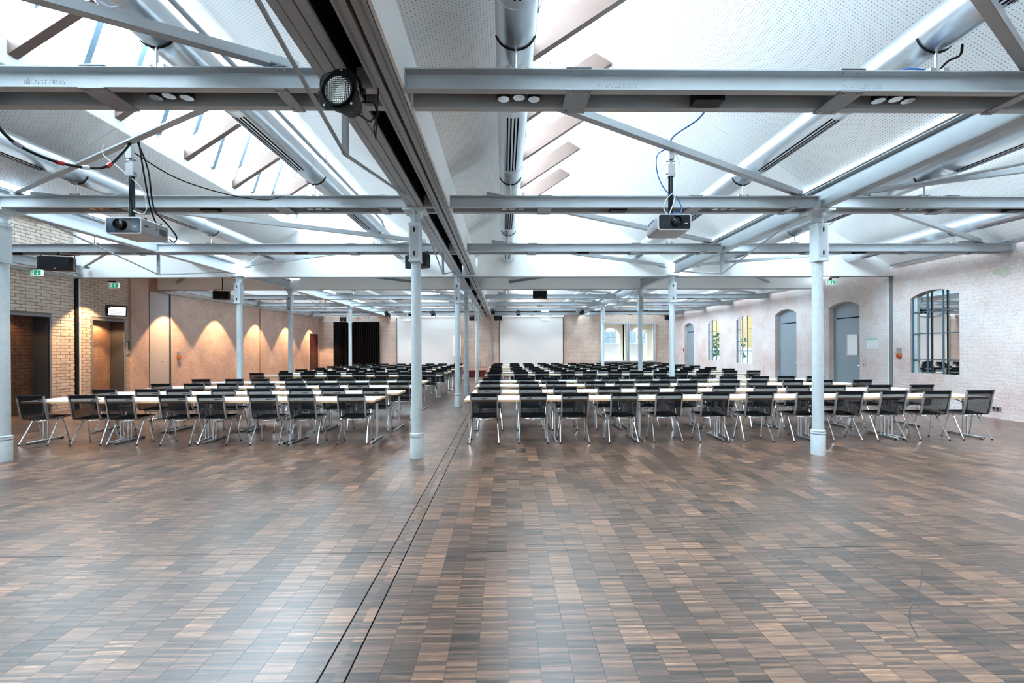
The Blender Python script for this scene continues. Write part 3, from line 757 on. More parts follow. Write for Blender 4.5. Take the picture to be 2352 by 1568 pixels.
for y0, y1, nm in ((YN, 12.66, 'near part'), (12.84, 15.69, 'middle part'), (15.88, YF - .02, 'rear part')):
    t = thing('sliding_wall_track', 'grey slotted sliding-wall track beside the middle main beam, %s' % nm, 'track', (-.91, y0, 3.64), 'sliding wall tracks')
    part('track_half', MB().box(-1.012, -.925, y0, y1, 3.64, 3.93), 'steelmid', t)
    part('track_half', MB().box(-.895, -.808, y0, y1, 3.64, 3.93), 'steelmid', t)
    part('slot', MB().box(-.925, -.895, y0, y1, 3.70, 3.72), 'void', t)
    part('lip', MB().box(-.99, -.975, y0, y1, 3.634, 3.64).box(-.845, -.83, y0, y1, 3.634, 3.64), 'steel_dark', t)
# edge beams on the side walls
for y0, y1, nm in ((YN, 12.64, 'near'), (15.9, YF - .02, 'rear')):
    t = thing('edge_beam', 'grey edge beam high along the %s wall' % ('brick' if nm == 'near' else 'rough pink'), 'beam', (XL + .2, y0, 3.6), 'edge beams')
    part('beam_profile', MB().prism([(XL + .12, 3.68), (XL + .27, 3.68), (XL + .27, 3.695), (XL + .2, 3.70), (XL + .2, 3.89), (XL + .27, 3.895), (XL + .27, 3.91), (XL + .12, 3.91), (XL + .12, 3.895), (XL + .19, 3.89), (XL + .19, 3.70), (XL + .12, 3.695)], 'y', y0, y1), 'steel', t)
    part('lower_rail', MB().box(XL + .02, XL + .12, y0, y1, 3.56, 3.625), 'steel', t)
    t = thing('edge_beam', 'slim grey edge beam on top of the pink wall, %s' % ('before the white gable' if nm == 'near' else 'behind the white gables'), 'beam', (XR - .1, y0, 3.9), 'edge beams')
    part('beam_profile', MB().box(XR - .12, XR + .02, y0, y1, 3.88, 3.97), 'steel', t)
    part('beam_lip', MB().box(XR - .13, XR - .11, y0, y1, 3.865, 3.975), 'steel_dark', t)

# ------------------------------------------------------------------ cross beams with battens, lamps and boxes
def lamp_cluster(x, y, lab, lit=False):
    t = thing('downlight_cluster', lab, 'lamp', (x, y, 3.67), 'downlight clusters')
    for i, dx in enumerate((-.126, 0, .126)):
        cy = y + (-.012 if i == 1 else .012)
        r_ = MB().lathe([(.055, 3.80), (.055, 3.672), (.05, 3.668)], 14, (x + dx, cy, 0))
        h = part('lamp_housing', r_, 'black', t, True)
        q = MB().lathe([(.049, 3.666), (.04, 3.69), (.018, 3.73)], 14, (x + dx, cy, 0), 0)
        q.lathe([(.016, 3.70), (.016, 3.728)], 10, (x + dx, cy, 0), 1)
        part('reflector', q, ['reflector', 'warmlamp' if lit else 'bulb'], h)
    l = bpy.data.lights.new('downlight', 'SPOT'); l.energy = 55; l.spot_size = math.radians(110); l.spot_blend = .8; l.color = (1, .93, .86) if not lit else (1, .7, .45); l.shadow_soft_size = .05
    o = bpy.data.objects.new('downlight', l); COL.objects.link(o); o.location = (x, y, 3.64)
NBEAM = [.78, 3.78, 6.78, 9.78, 18.78, 21.78, 24.78, 27.78]
nth = {.78: 'overhead', 3.78: 'nearest', 6.78: 'second', 9.78: 'third', 18.78: 'first rear', 21.78: 'second rear', 24.78: 'third rear', 27.78: 'last rear'}
for y in NBEAM:
    for b in BAYS:
        x0 = {-13.3: XL + .03, -7.3: -7.22, -1.3: -.78, 4.7: 4.78}[b]; x1 = {-13.3: -7.38, -7.3: -1.395, -1.3: 4.62, 4.7: XR - .04}[b]
        t = thing('cross_beam', '%s double-channel cross beam in the %s' % (nth[y], BAYNAME[b]), 'beam', ((x0 + x1) / 2, y, ZB), 'cross beams')
        for s_, nm in ((-1, 'front'), (1, 'rear')):
            yw = y + s_ * .10; yt = y + s_ * .172
            pr = [(yw, ZB), (yt, ZB), (yt, ZB + .010), (yw + s_ * .007, ZB + .014), (yw + s_ * .007, ZT - .014), (yt, ZT - .010), (yt, ZT), (yw, ZT)]
            xs = x0 + (.02 if s_ > 0 else -.02) if b == -1.3 else x0
            part('channel', MB().prism(pr, 'x', xs, x1), 'steel', t)
        if b == -7.3: part('beam_stub', MB().box(-1.157, -1.014, y - .17, y - .09, ZB, ZT).box(-1.157, -1.014, y + .09, y + .17, ZB, ZT), 'steel', t)
        far = y > 13
        part('cover_strip', MB().box(x0 + .03, x1, y - .093, y + .093, ZT - .02, ZT - .004), 'black', t)
        bl = MB()
        for dx, wd in ((.1, .07), (1.9, .2), (4.1, .2), (5.55, .1)):
            xx = b + dx
            if xx - wd < x0 or xx + wd > x1: continue
            part('batten_plate', MB().box(xx - wd / 2, xx + wd / 2, y - .18, y + .18, ZB - .010, ZB - .001), 'plate', t)
            if not far:
                for ex in (-.3, .3):
                    for yy in (y - .14, y + .14): bl.lathe([(.011, ZB - .018), (.011, ZB - .009)], 6, (xx + ex * wd, yy, 0))
                    bl.lathe([(.011, ZT - .02), (.011, ZT - .011)], 6, (xx + ex * wd, y - .145, 0))
                part('top_plate', MB().box(xx - wd / 2, xx + wd / 2, y - .18, y + .18, ZT + .001, ZT + .009), 'plate', t)
        if bl.v: part('bolt_row', bl, 'bolt', t)
        if not far:
            pl = MB()
            for xe, s_ in ((x0, 1), (x1, -1)): pl.box(min(xe, xe + s_ * .008), max(xe, xe + s_ * .008), y - .19, y + .19, ZB + .01, ZT - .01)
            part('end_plate', pl, 'steel', t)
        xb = b + 3.0
        if x0 < xb < x1:
            part('black_box', MB().box(xb - .12, xb + .12, y - .06, y + .06, 3.632, 3.79), 'black', t)
        if y > 2:
            for dx, nm in ((1.43, 'ridge'), (4.58, 'valley')):
                if x0 < b + dx - .2 and b + dx + .2 < x1 and not (b == -13.3 and dx < 2):
                    lamp_cluster(b + dx, y, 'three round downlights under the %s side of %s cross beam, %s' % ('skylight' if nm == 'ridge' else 'low', nth[y], BAYNAME[b].replace('narrow bay along the ', '').replace('bay along the ', '')), lit=(b < -7 and nm == 'valley'))
# stamped rolling marks on the near channels
for y, lst in ((3.78, ((-3.62, 0), (.92, PI), (2.92, PI))), (6.78, ((-5.5, 0), (-3.9, 0), (-2.2, 0), (.85, PI)))):
    for x, r_ in lst:
        par = None
        for o in bpy.data.objects:
            if o.name.startswith('cross_beam') and abs(o.location.y - y) < .01 and abs(o.location.x - x) < 3.1: par = o
        text('rolling_mark', 'B\u00ceK.G.ST.NP.16.', .05, (x, y - .1075, (ZB + ZT) / 2 - .01), (PI / 2, r_, 0), 'steel', par, .0022)

# ------------------------------------------------------------------ braces lying across the cross beams
def brace(p, q, lab):
    t = thing('brace', lab, 'brace', p, 'diagonal angle braces')
    p = Vector(p); q = Vector(q)
    part('angle_leg', MB().bar(p, q, .012, .075), 'steel', t)
    off = Vector((0, 0, -.034)); d = (q - p).normalized(); a = Vector((d.y, -d.x, 0)).normalized() * .033
    part('angle_leg', MB().bar(p + off - a, q + off - a, .066, .010), 'steel', t)
    for e, s_ in ((p, 1), (q, -1)):
        c = e + d * (s_ * .08)
        part('gusset', MB().rot_box((c.x, c.y, ZT + .016), (.13, .06, .005), math.atan2(d.y, d.x)), 'steel_dark', t)
        part('bolt_row', MB().lathe([(.012, 0), (.012, .02)], 6, (c.x - .05 * d.x, c.y - .05 * d.y, ZT + .02)).lathe([(.012, 0), (.012, .02)], 6, (c.x + .05 * d.x, c.y + .05 * d.y, ZT + .02)), 'bolt', t)
zbz = ZT + .075
near = [.78, 3.78, 6.78, 9.78, 12.6]
gap = ['overhead', 'between nearest and second beams', 'between second and third beams', 'between third beam and gable']
for i, (ya, yb) in enumerate(zip(near, near[1:])):
    brace((-.25, ya, zbz), (4.45, yb - .05, zbz), 'diagonal brace %s, window-side bay' % gap[i])
    xa, xb = ((-6.9, -1.65) if i % 2 == 0 else (-1.75, -7.05))
    brace((xa, ya, zbz), (xb, yb - .05, zbz), 'diagonal brace %s, curtain-side bay' % gap[i])
    xa, xb = ((5.15, 10.4) if i % 2 == 0 else (10.4, 5.2))
    brace((xa, ya, zbz) if i != 2 else (5.2, ya, zbz), (xb, yb - .05, zbz) if i != 2 else (10.35, yb - .05, zbz), 'diagonal brace %s, bay along the pink wall' % gap[i])
    if i > 1: brace((-8.0, ya, zbz), (-11.3, yb - .05, zbz), 'diagonal brace %s, bay along the brick wall' % gap[i])
farb = [16.05, 18.78, 21.78]
for i, (ya, yb) in enumerate(zip(farb, farb[1:])):
    for b, xa, xb in ((-7.3, -6.9, -1.7), (-1.3, -.25, 4.4), (4.7, 5.1, 10.4)):
        brace((xa, ya, zbz), (xb, yb, zbz), 'rear diagonal brace, %s of the %s' % (ORD[i], BAYNAME[b]))
# ties seen on the lintel faces at the partition zone
for x0, x1, lab in ((-11.1, -8.4, 'brick-wall side'), (-3.0, -5.8, 'curtain side'), (.2, 3.0, 'window side'), (9.2, 6.4, 'pink-wall side')):
    t = thing('brace_end', 'dark flat brace end just under the first white gable, %s' % lab, 'brace', (x0, 15.4, 3.86), 'brace ends between the gables')
    part('flat_bar', MB().bar((x0, 15.69, 3.86), (x1, 12.83, 3.86), .07, .012), 'steel_dark', t)
    part('angle_lip', MB().bar((x0 - .03, 15.69, 3.90), (x1 - .03, 12.83, 3.90), .012, .07), 'steel_dark', t)

# ------------------------------------------------------------------ air ducts
def duct(x, y0, y1, lab, beams):
    t = thing('air_duct', lab, 'duct', (x, y0, 4.14), 'round air ducts'); r_ = .16; z = 4.14
    part('pipe_run', MB().tube([(x, y0, z), (x, y1, z)], r_, 32), 'duct', t, True)
    for yb in beams:
        for yy in (yb + .85, yb + 2.45):
            if y0 + .1 < yy < y1 - .1: part('joint_ring', MB().lathe([(r_, yy - .02), (r_ + .004, yy - .016), (r_ + .004, yy + .016), (r_, yy + .02)], 32, (x, 0, z), 0, 'y'), 'duct', t, True)
        if yb + 2.35 < y1:
            for k_ in (-1.5, -.5, .5, 1.5):
                a = k_ * .235 - PI / 2; cx, cz = x + (r_ + .0015) * math.cos(a), z + (r_ + .0015) * math.sin(a)
                tx, tz = -math.sin(a) * .0085, math.cos(a) * .0085
                part('slot_outlet', MB().poly([(cx - tx, yb + .95, cz - tz), (cx + tx, yb + .95, cz + tz), (cx + tx, yb + 2.35, cz + tz), (cx - tx, yb + 2.35, cz - tz)]), 'void', t)
        if y0 < yb - .12 < y1:
            ys = yb - .14
            st = [(x + (r_ + .006) * math.cos(a), ys, z + (r_ + .006) * math.sin(a)) for a in [-PI * .9 + i * PI * .8 / 10 for i in range(11)]]
            part('strap', MB().tube(st, .006, 6), 'black', t)
            part('support_rod', MB().tube([(x, ys, z - r_), (x, ys, ZT + .01)], .011, 8), 'chrome', t, True)
            part('clamp', MB().box(x - .075, x - .03, ys - .035, ys + .03, ZT - .012, ZT + .02).box(x + .03, x + .075, ys - .035, ys + .03, ZT - .012, ZT + .02).box(x - .08, x + .08, ys - .008, ys + .008, ZT + .012, ZT + .024), 'bolt', t)
for b, dx in ((-13.3, 4.8), (-7.3, 1.2), (-7.3, 4.58), (-1.3, 1.4), (-1.3, 4.8), (4.7, 1.5), (4.7, 4.95)):
    x = b + dx; sd = 'skylight-side' if dx < 2 else 'low-side'
    duct(x, YN, 12.66, 'shiny %s air duct over the near part of the %s' % (sd, BAYNAME[b]), [.78, 3.78, 6.78, 9.78])
    duct(x, 15.87, YF, 'shiny %s air duct over the rear part of the %s' % (sd, BAYNAME[b]), [15.78, 18.78, 21.78, 24.78])
for b in (-7.3, 4.7):
    x = b + 4.1
    t = thing('thin_pipe', 'thin grey pipe along the sloping ceiling of the %s' % BAYNAME[b], 'pipe', (x, YN, 4.9), 'thin ceiling pipes')
    part('pipe_run', MB().tube([(x, YN, 4.98), (x, 12.0, 4.98), (x - .02, 12.3, 4.9), (x - .02, 12.6, 4.8)], .028, 12), 'steelmid', t, True)
    hg = MB()
    for y in (2.3, 4.3, 6.3, 8.3, 10.3): hg.tube([(x, y, 4.98), (x, y, 5.14)], .008, 6).lathe([(.028, y - .03), (.037, y - .03), (.037, y + .03), (.028, y + .03)], 12, (x, 0, 4.98), 0, 'y')
    part('pipe_clip', hg, 'iron', t)

# ------------------------------------------------------------------ projectors, speakers, stage lights
def rrect(w_, h_, r_, n=4):
    pts = []
    for cx, cz, a0 in ((w_ / 2 - r_, h_ / 2 - r_, 0), (-w_ / 2 + r_, h_ / 2 - r_, PI / 2), (-w_ / 2 + r_, -h_ / 2 + r_, PI), (w_ / 2 - r_, -h_ / 2 + r_, 1.5 * PI)):
        pts += [(cx + r_ * math.cos(a0 + i * PI / 2 / n), cz + r_ * math.sin(a0 + i * PI / 2 / n)) for i in range(n + 1)]
    return pts
def projector(x, y, z, lensx, lab, poletop, blue):
    t = thing('projector', lab, 'projector', (x, y, z), 'grey projectors'); w_, h_, l_ = .375, .178, .40
    P = lambda pr, y0, y1: MB().prism([(x + a, z + b_) for a, b_ in pr], 'y', y0, y1)
    part('body', P(rrect(w_, h_, .025), y + .012, y + l_), 'projgrey', t, True)
    part('front_rim', P(rrect(w_ + .004, h_ + .004, .027), y, y + .02), 'projlight', t, True)
    part('front_panel', P(rrect(w_ - .022, h_ - .022, .018), y - .004, y + .001), 'blueglass' if blue else 'blackgloss', t)
    part('dark_window', P([(a + lensx * .9 + .03, b_) for a, b_ in rrect(.17, h_ - .026, .01)], y - .0055, y - .003), 'blackgloss', t)
    lx = x + lensx
    l = part('lens_barrel', MB().lathe([(.062, y - .002), (.06, y - .03), (.052, y - .035), (.047, y - .02)], 24, (lx, 0, z + .008), 0, 'y'), 'black', t, True)
    part('lens_glass', MB().lathe([(.047, y - .018), (.03, y - .027), (.0, y - .03)], 24, (lx, 0, z + .008), 0, 'y'), 'blackgloss', l, True)
    part('badge', P([(a + .13, b_ - .018) for a, b_ in rrect(.034, .008, .002)], y - .007, y - .004), 'projlight', t)
    sx = x + (w_ / 2 if x < 0 else -w_ / 2); e = .002 if x < 0 else -.002
    part('side_grille', MB().box(min(sx, sx + e), max(sx, sx + e), y + .04, y + .13, z - .05, z + .04) if x > 0 else MB().box(sx, sx + e, y + .27, y + .37, z - .04, z + .03), 'textgrey' if x > 0 else 'lining', t)
    if x < 0:
        pt = MB()
        for yy, zz, s_ in ((.05, .0, .01), (.075, 0., .016), (.1, 0., .01), (.2, .03, .012), (.22, .0, .016)): pt.box(sx, sx + .002, y + yy, y + yy + s_, z + zz, z + zz + s_)
        part('port', pt, 'black', t)
    part('mount_bracket', MB().box(x - .16, x + .17, y + .09, y + .11, z + h_ / 2, z + h_ / 2 + .014).box(x - .16, x + .17, y + .31, y + .33, z + h_ / 2, z + h_ / 2 + .014).box(x - .03, x + .03, y + .09, y + .33, z + h_ / 2 + .01, z + h_ / 2 + .02), 'black', t)
    ym = y + .12
    part('pole', MB().tube([(x, ym, z + h_ / 2), (x, ym, poletop - .2)], [.03, .027], 16), 'blackgloss', t, True)
    part('pole_joint', MB().box(x - .04, x + .04, ym - .035, ym + .035, poletop - .21, poletop - .07).box(x - .055, x + .055, ym - .02, ym + .02, poletop - .18, poletop - .165).box(x - .018, x + .018, ym - .018, ym + .018, poletop - .07, poletop + .08), 'bolt', t)
    part('hook_clamp', MB().box(x - .03, x + .03, ym - .05, ym - .01, poletop - .02, poletop + .12).tube([(x - .055, ym, poletop - .03), (x + .055, ym, poletop - .03)], .008, 6).tube([(x - .03, ym - .03, poletop - .2), (x - .07, ym - .03, poletop - .25)], .006, 6), 'bolt', t)
    return t
pl_ = projector(-4.09, 4.98, 2.945, -.03, 'grey projector with blue front on a black ceiling pole, curtain-side bay', 3.72, True)
pr_ = projector(1.925, 5.12, 3.02, .02, 'grey projector with black front on a ceiling pole amid cables, window-side bay', 3.78, False)

def cable(name, lab, pts, r_, m, extra=None):
    pts = [Vector(p) for p in pts]; out = []
    n = len(pts)
    for i in range(n - 1):
        p0, p1, p2, p3 = pts[max(i - 1, 0)], pts[i], pts[i + 1], pts[min(i + 2, n - 1)]
        for s_ in range(5):
            u = s_ / 5; out.append(.5 * ((2 * p1) + (-p0 + p2) * u + (2 * p0 - 5 * p1 + 4 * p2 - p3) * u * u + (-p0 + 3 * p1 - 3 * p2 + p3) * u ** 3))
    out.append(pts[-1])
    t = thing(name, lab, 'cable', tuple(pts[0]), None)
    part('sheath', MB().tube(out, r_, 6), m, t, True)
    if extra:
        for nm, idx, mm in extra:
            q = out[idx]; q2 = out[idx + 1]; d = (q2 - q).normalized()
            part(nm, MB().tube([q - d * .03, q + d * .03], r_ * 1.5, 8), mm, t)
    return t
cable('cable_bundle', 'thick black cable bundle sagging from the nearest beam to the projector pole, left', [(-4.40, 3.95, 3.66), (-4.34, 4.1, 3.46), (-4.28, 4.35, 3.40), (-4.2, 4.6, 3.42), (-4.12, 4.8, 3.50), (-4.08, 4.95, 3.70), (-4.05, 5.05, 3.88)], .014, 'black', [('tape_wrap', 6, 'textgrey'), ('tape_wrap', 12, 'red'), ('tape_wrap', 16, 'cable_w'), ('tape_wrap', 21, 'red')])
cable('cable', 'thin black cable from the left projector pole down to the second beam', [(-4.02, 5.05, 3.75), (-3.8, 5.4, 3.60), (-3.5, 5.9, 3.58), (-3.3, 6.4, 3.68), (-3.2, 6.62, 3.8)], .007, 'black')
cable('cable', 'black cable looping from the brace to the rear of the left projector', [(-4.0, 5.05, 3.9), (-3.93, 5.12, 3.6), (-3.93, 5.2, 3.2), (-3.86, 5.3, 3.05), (-3.80, 5.37, 2.92), (-3.85, 5.4, 2.86), (-3.9, 5.39, 2.9)], .008, 'black')
cable('cable', 'second black cable hanging beside the left projector pole', [(-3.98, 5.05, 3.92), (-3.96, 5.1, 3.55), (-3.98, 5.22, 3.2), (-3.97, 5.3, 3.03)], .008, 'black')
cable('cable', 'white safety wire looped beside the left projector pole', [(-4.3, 5.0, 3.82), (-4.33, 5.02, 3.72), (-4.2, 5.05, 3.6), (-4.0, 5.1, 3.4), (-3.93, 5.1, 3.2), (-3.97, 5.1, 3.1), (-4.06, 5.08, 3.13)], .005, 'cable_w')
cable('cable', 'cable with blue sheath running from the nearest beam to the window-side projector', [(1.80, 4.0, 3.72), (1.84, 4.3, 3.76), (1.80, 4.7, 3.82), (1.88, 5.1, 3.93), (1.9, 5.2, 3.86)], .009, 'cable_b')
cable('cable', 'blue cable drooping on the camera-left of the window-side projector pole', [(1.86, 5.15, 3.86), (1.74, 5.15, 3.78), (1.75, 5.18, 3.6), (1.82, 5.2, 3.45), (1.90, 5.2, 3.35)], .006, 'cable_b')
cable('cable', 'white wire hanging on the far side of the window-side projector pole', [(1.94, 5.22, 3.9), (2.03, 5.22, 3.7), (2.0, 5.22, 3.5), (1.96, 5.22, 3.3), (1.9, 5.2, 3.14)], .006, 'cable_w')
cable('cable', 'white wire twisting around the window-side projector pole', [(1.97, 5.2, 3.4), (1.86, 5.19, 3.3), (1.83, 5.2, 3.2), (1.87, 5.2, 3.13)], .005, 'cable_w')
cable('cable', 'dark blue cable on the top of the window-side projector', [(1.98, 5.24, 3.36), (2.03, 5.22, 3.25), (2.03, 5.2, 3.16), (1.9, 5.2, 3.13), (1.78, 5.22, 3.12), (1.69, 5.35, 3.02)], .006, 'cable_b')
cable('cable', 'black cables at the duct support above the nearest beam, far right', [(3.55, 3.7, 3.83), (3.62, 3.66, 3.92), (3.72, 3.66, 3.97), (3.74, 3.66, 4.06)], .009, 'black')
cable('cable', 'short blue cable end on the nearest beam, far right', [(3.2, 3.68, 3.83), (3.3, 3.68, 3.87), (3.45, 3.68, 3.86), (3.56, 3.68, 3.83)], .007, 'cable_b')

def speaker(x, y, z, lab, rz, w_=.56, h_=.26, d_=.24, top=None):
    t = thing('loudspeaker', lab, 'speaker', (x, y, z), 'black loudspeakers', rz)
    pr = [(-w_ / 2, -d_ / 2 + .03), (-w_ / 2 + .05, -d_ / 2), (w_ / 2 - .05, -d_ / 2), (w_ / 2, -d_ / 2 + .03), (w_ / 2 - .06, d_ / 2), (-w_ / 2 + .06, d_ / 2)]
    part('cabinet', MB().prism(pr, 'z', -h_ / 2, h_ / 2), 'black', t, local=True)
    part('front_grille', MB().box(-w_ / 2 + .05, w_ / 2 - .05, -d_ / 2 - .006, -d_ / 2, -h_ / 2 + .01, h_ / 2 - .01), 'fabric', t, local=True)
    part('badge', MB().box(.0, .02, -d_ / 2 - .008, -d_ / 2 - .005, -h_ / 2 + .015, -h_ / 2 + .03), 'cable_w', t, local=True)
    part('yoke', MB().tube([(-w_ / 2 + .02, 0, h_ / 2), (-w_ / 2 + .02, 0, h_ / 2 + .05), (w_ / 2 - .02, 0, h_ / 2 + .05), (w_ / 2 - .02, 0, h_ / 2)], .01, 6).tube([(0, 0, h_ / 2 + .05), (0, 0, (top or z + h_ / 2 + .14) - z)], .014, 6), 'black', t, local=True)
for a in ((-9.23, 9.62, 3.40, 'black loudspeaker under the third cross beam beside the brick wall', .28, .60, .27), (-1.80, 9.64, 3.44, 'black loudspeaker behind the middle near column', -.5, .56, .27),
          (-9.45, 15.5, 3.44, 'black loudspeaker hanging at the second gable near the rough pink wall', .12, .52, .27), (1.25, 16.0, 3.49, 'black loudspeaker hanging behind the second gable in the window-side bay', 0, .5, .27),
          (-1.95, 27.6, 3.43, 'small black loudspeaker beside the middle of the far wall, curtain side', 0, .32, .24), (-.38, 27.6, 3.44, 'black loudspeaker above the near corner of the window-side screen', 0, .5, .26),
          (-9.65, 27.6, 3.42, 'small black loudspeaker above the black curtain', 0, .40, .25), (9.9, 27.7, 3.46, 'small black loudspeaker in the far corner by the pink wall', 0, .30, .28)):
    speaker(*a[:3], a[3], a[4], a[5], a[6], top={15.5: 4.015, 16.0: 3.8}.get(a[1], ZB + .01))

def parcan(x, y, z, lab):
    t = thing('stage_lamp', lab, 'stage lamp', (x, y, z), 'stage lamps', -.12)
    R0 = .118
    part('housing', MB().lathe([(R0, -.02), (R0, .06), (.10, .1), (.08, .2), (.04, .23), (0, .235)], 20, (0, 0, 0), 0, 'y'), 'black', t, True, local=True)
    fr = MB(); n = 20
    outer = rrect(.27, .27, .07, 5)
    fr.prism(outer, 'y', -.03, -.022)
    fr.lathe([(.1, -.034), (.118, -.05), (.112, -.052), (.094, -.034)], 24, (0, 0, 0), 0, 'y')
    part('front_frame', fr, 'black', t, local=True)
    part('lens_disc', MB().lathe([(.099, -.034), (.07, -.046), (.0, -.05)], 28, (0, 0, 0), 0, 'y'), 'lens', t, True, local=True)
    for sx in (-1, 1):
        part('frame_screw', MB().lathe([(.008, -.036), (.008, -.03)], 8, (sx * .1, 0, -.1), 0, 'y'), 'cable_w', t, local=True)
        part('side_knob', MB().lathe([(.02, 0), (.02, .03)], 8, (sx * .16, 0.03, -.0)), 'black', t, local=True)
    yk = [(-.145, .03, 0)] + [(-.145 * math.cos(a), .03, .03 + .15 * math.sin(a)) for a in [i * PI / 8 for i in range(9)]] + [(.145, .03, 0)]
    part('yoke', MB().tube(yk, .012, 6), 'black', t, local=True)
    part('yoke_bolt', MB().lathe([(.014, .17), (.014, .215)], 8, (0, .03, 0)), 'bolt', t, local=True)
    cb = MB()
    pts = [(.12, .1, -.02), (.2, .12, -.02), (.24, .12, -.1), (.18, .1, -.17), (.1, .08, -.12)]
    cb.tube(pts, .006, 6).tube([(.2, .12, 0), (.23, .12, -.12), (.2, .12, -.2), (.21, .13, -.28), (.22, .13, -.1), (.23, .14, .1)], .005, 6)
    part('lamp_cable', cb, 'black', t, local=True)
    return t
parcan(-1.165, 3.28, 3.43, 'big black stage lamp with ribbed lens under the middle main beam')
def spot(x, y, z, lab, rx, rz):
    t = thing('stage_lamp', lab, 'stage lamp', (x, y, z), 'stage lamps', rz)
    m = Matrix.Rotation(rx, 4, 'X')
    part('housing', MB().lathe([(.09, -.14), (.1, -.05), (.1, .1), (.05, .15), (0, .15)], 14, (0, 0, 0), 0, 'y').xf(m), 'black', t, True, local=True)
    part('lens_disc', MB().lathe([(.088, -.13), (0, -.12)], 14, (0, 0, 0), 0, 'y').xf(m), 'lens', t, local=True)
    bd = MB()
    for sx in (-1, 1): bd.box(sx * .1 - .004, sx * .1 + .004, -.28, -.14, -.09, .09)
    bd.box(-.09, .09, -.28, -.14, .1, .108)
    part('barn_door', bd.xf(m), 'black', t, local=True)
    part('yoke', MB().tube([(-.11, 0, 0), (-.11, 0, .13), (.11, 0, .13), (.11, 0, 0)], .008, 6).tube([(0, 0, .13), (0, 0, .2)], .01, 6), 'black', t, local=True)
for a in ((-6.3, 24.6, 3.50, 'black stage lamp with barn doors beside the black curtain, rear truss', .5, .6), (-5.05, 24.6, 3.52, 'black stage lamp beside the ceiling projector, curtain side', .5, .2), (-3.85, 24.6, 3.52, 'black stage lamp in front of the curtain-side screen', .5, .4),
          (-.6, 24.6, 3.56, 'round black stage lamp beside the middle track, rear', .3, 0), (.75, 24.6, 3.52, 'black stage lamp in front of the window-side screen', .6, .1), (4.2, 24.6, 3.55, 'black stage lamp at the far end of the window-side main beam', .4, -.5)):
    spot(*a[:3], a[3], a[4], a[5])
for x, lab in ((-5.2, 'white ceiling projector before the curtain-side screen'), (2.2, 'white ceiling projector before the window-side screen')):
    t = thing('small_projector', lab, 'projector', (x, 24.6, 3.15), 'white ceiling projectors')
    part('body', MB().prism([(x + a, 3.16 + b_) for a, b_ in rrect(.42, .13, .04)], 'y', 24.4, 24.75), 'white', t, True)
    part('lens_barrel', MB().lathe([(.05, 24.43), (.05, 24.46), (0, 24.44)], 14, (x - .06, 0, 3.16), 0, 'y'), 'blackgloss', t)
    part('pole', MB().tube([(x, 24.62, 3.22), (x, 24.62, 3.62)], .02, 8), 'white', t)
    part('cage', MB().tube([(x - .33, 24.5, 3.27), (x + .33, 24.5, 3.27)], .008, 6).tube([(x - .3, 24.5, 3.27), (x - .2, 24.5, 3.08), (x + .2, 24.5, 3.08), (x + .3, 24.5, 3.27)], .006, 6), 'chrome', t)
    part('junction_box', MB().box(x - .2, x + .2, 24.5, 24.6, 3.56, 3.64), 'white', t)

# ------------------------------------------------------------------ far end: screens, curtain, stage, doors
for x0, x1, lab in ((-6.85, -3.1, 'wide white projection screen on the curtain side of the far wall'), (-.33, 3.78, 'wide white projection screen on the window side of the far wall')):
    t = thing('projection_screen', lab, 'screen', ((x0 + x1) / 2, 29.2, .45), 'projection screens')
    part('canvas', MB().box(x0 + .04, x1 - .04, 29.20, 29.21, .55, 3.62), 'screen', t)
    part('dark_border', MB().box(x0, x0 + .04, 29.195, 29.215, .55, 3.62).box(x1 - .04, x1, 29.195, 29.215, .55, 3.62), 'lining', t)
    part('roller_case', MB().box(x0 - .05, x1 + .05, 29.12, 29.29, 3.62, 3.74), 'white', t)
    part('bottom_bar', MB().box(x0, x1, 29.19, 29.22, .45, .56), 'lining', t)
t = thing('stage_curtain', 'black pleated curtain on a rail at the far wall', 'curtain', (-9.4, 29, 0))
wav = [(-10.8 + i * .0305, 29.08 + .05 * math.sin(i * 1.35) + .02 * math.sin(i * .41)) for i in range(96)]
g = MB(); n_ = len(wav)
g.add([(x, y, .02) for x, y in wav] + [(x, y, 3.34) for x, y in wav], [(i, i + 1, i + 1 + n_, i + n_) for i in range(n_ - 1)])
part('pleats', g, 'curtain', t, True)
part('curtain_rail', MB().tube([(-11.7, 29.08, 3.38), (-7.0, 29.08, 3.38)], .02, 8), 'steel', t)
part('rail_bracket', MB().box(-11.5, -11.47, 29.06, 29.3, 3.37, 3.40).box(-9.5, -9.47, 29.06, 29.3, 3.37, 3.40).box(-7.3, -7.27, 29.06, 29.3, 3.37, 3.40), 'steel', t)
t = thing('stage', 'low stage with dark red pleated skirt in front of the far wall', 'stage', (-1, 27.6, 0))
part('deck', MB().box(-7.0, 5.0, 26.12, 29.25, .36, .41), 'stage', t)
wav = [(-6.95 + i * .06, 26.13 + .018 * math.sin(i * 2.1) + .01 * math.sin(i * .7)) for i in range(199)]; n_ = len(wav)
g = MB().add([(x, y, .005) for x, y in wav] + [(x, y, .37) for x, y in wav], [(i, i + 1, i + 1 + n_, i + n_) for i in range(n_ - 1)])
part('skirt', g, 'redcurtain', t, True)
part('stage_leg', MB().box(-6.9, -6.84, 26.3, 29.2, 0, .36).box(4.84, 4.9, 26.3, 29.2, 0, .36), 'black', t)
d = struct('door_4', 'dark red door at the far end of the rough pink wall')
part('leaf', MB().box(XL - .06, XL - .02, 27.86, 28.96, .01, 2.54), 'reddoor', d)
part('handle', MB().tube([(XL - .02, 28.0, 1.05), (XL + .03, 28.0, 1.05), (XL + .03, 28.12, 1.05)], .012, 6), 'chrome', d)
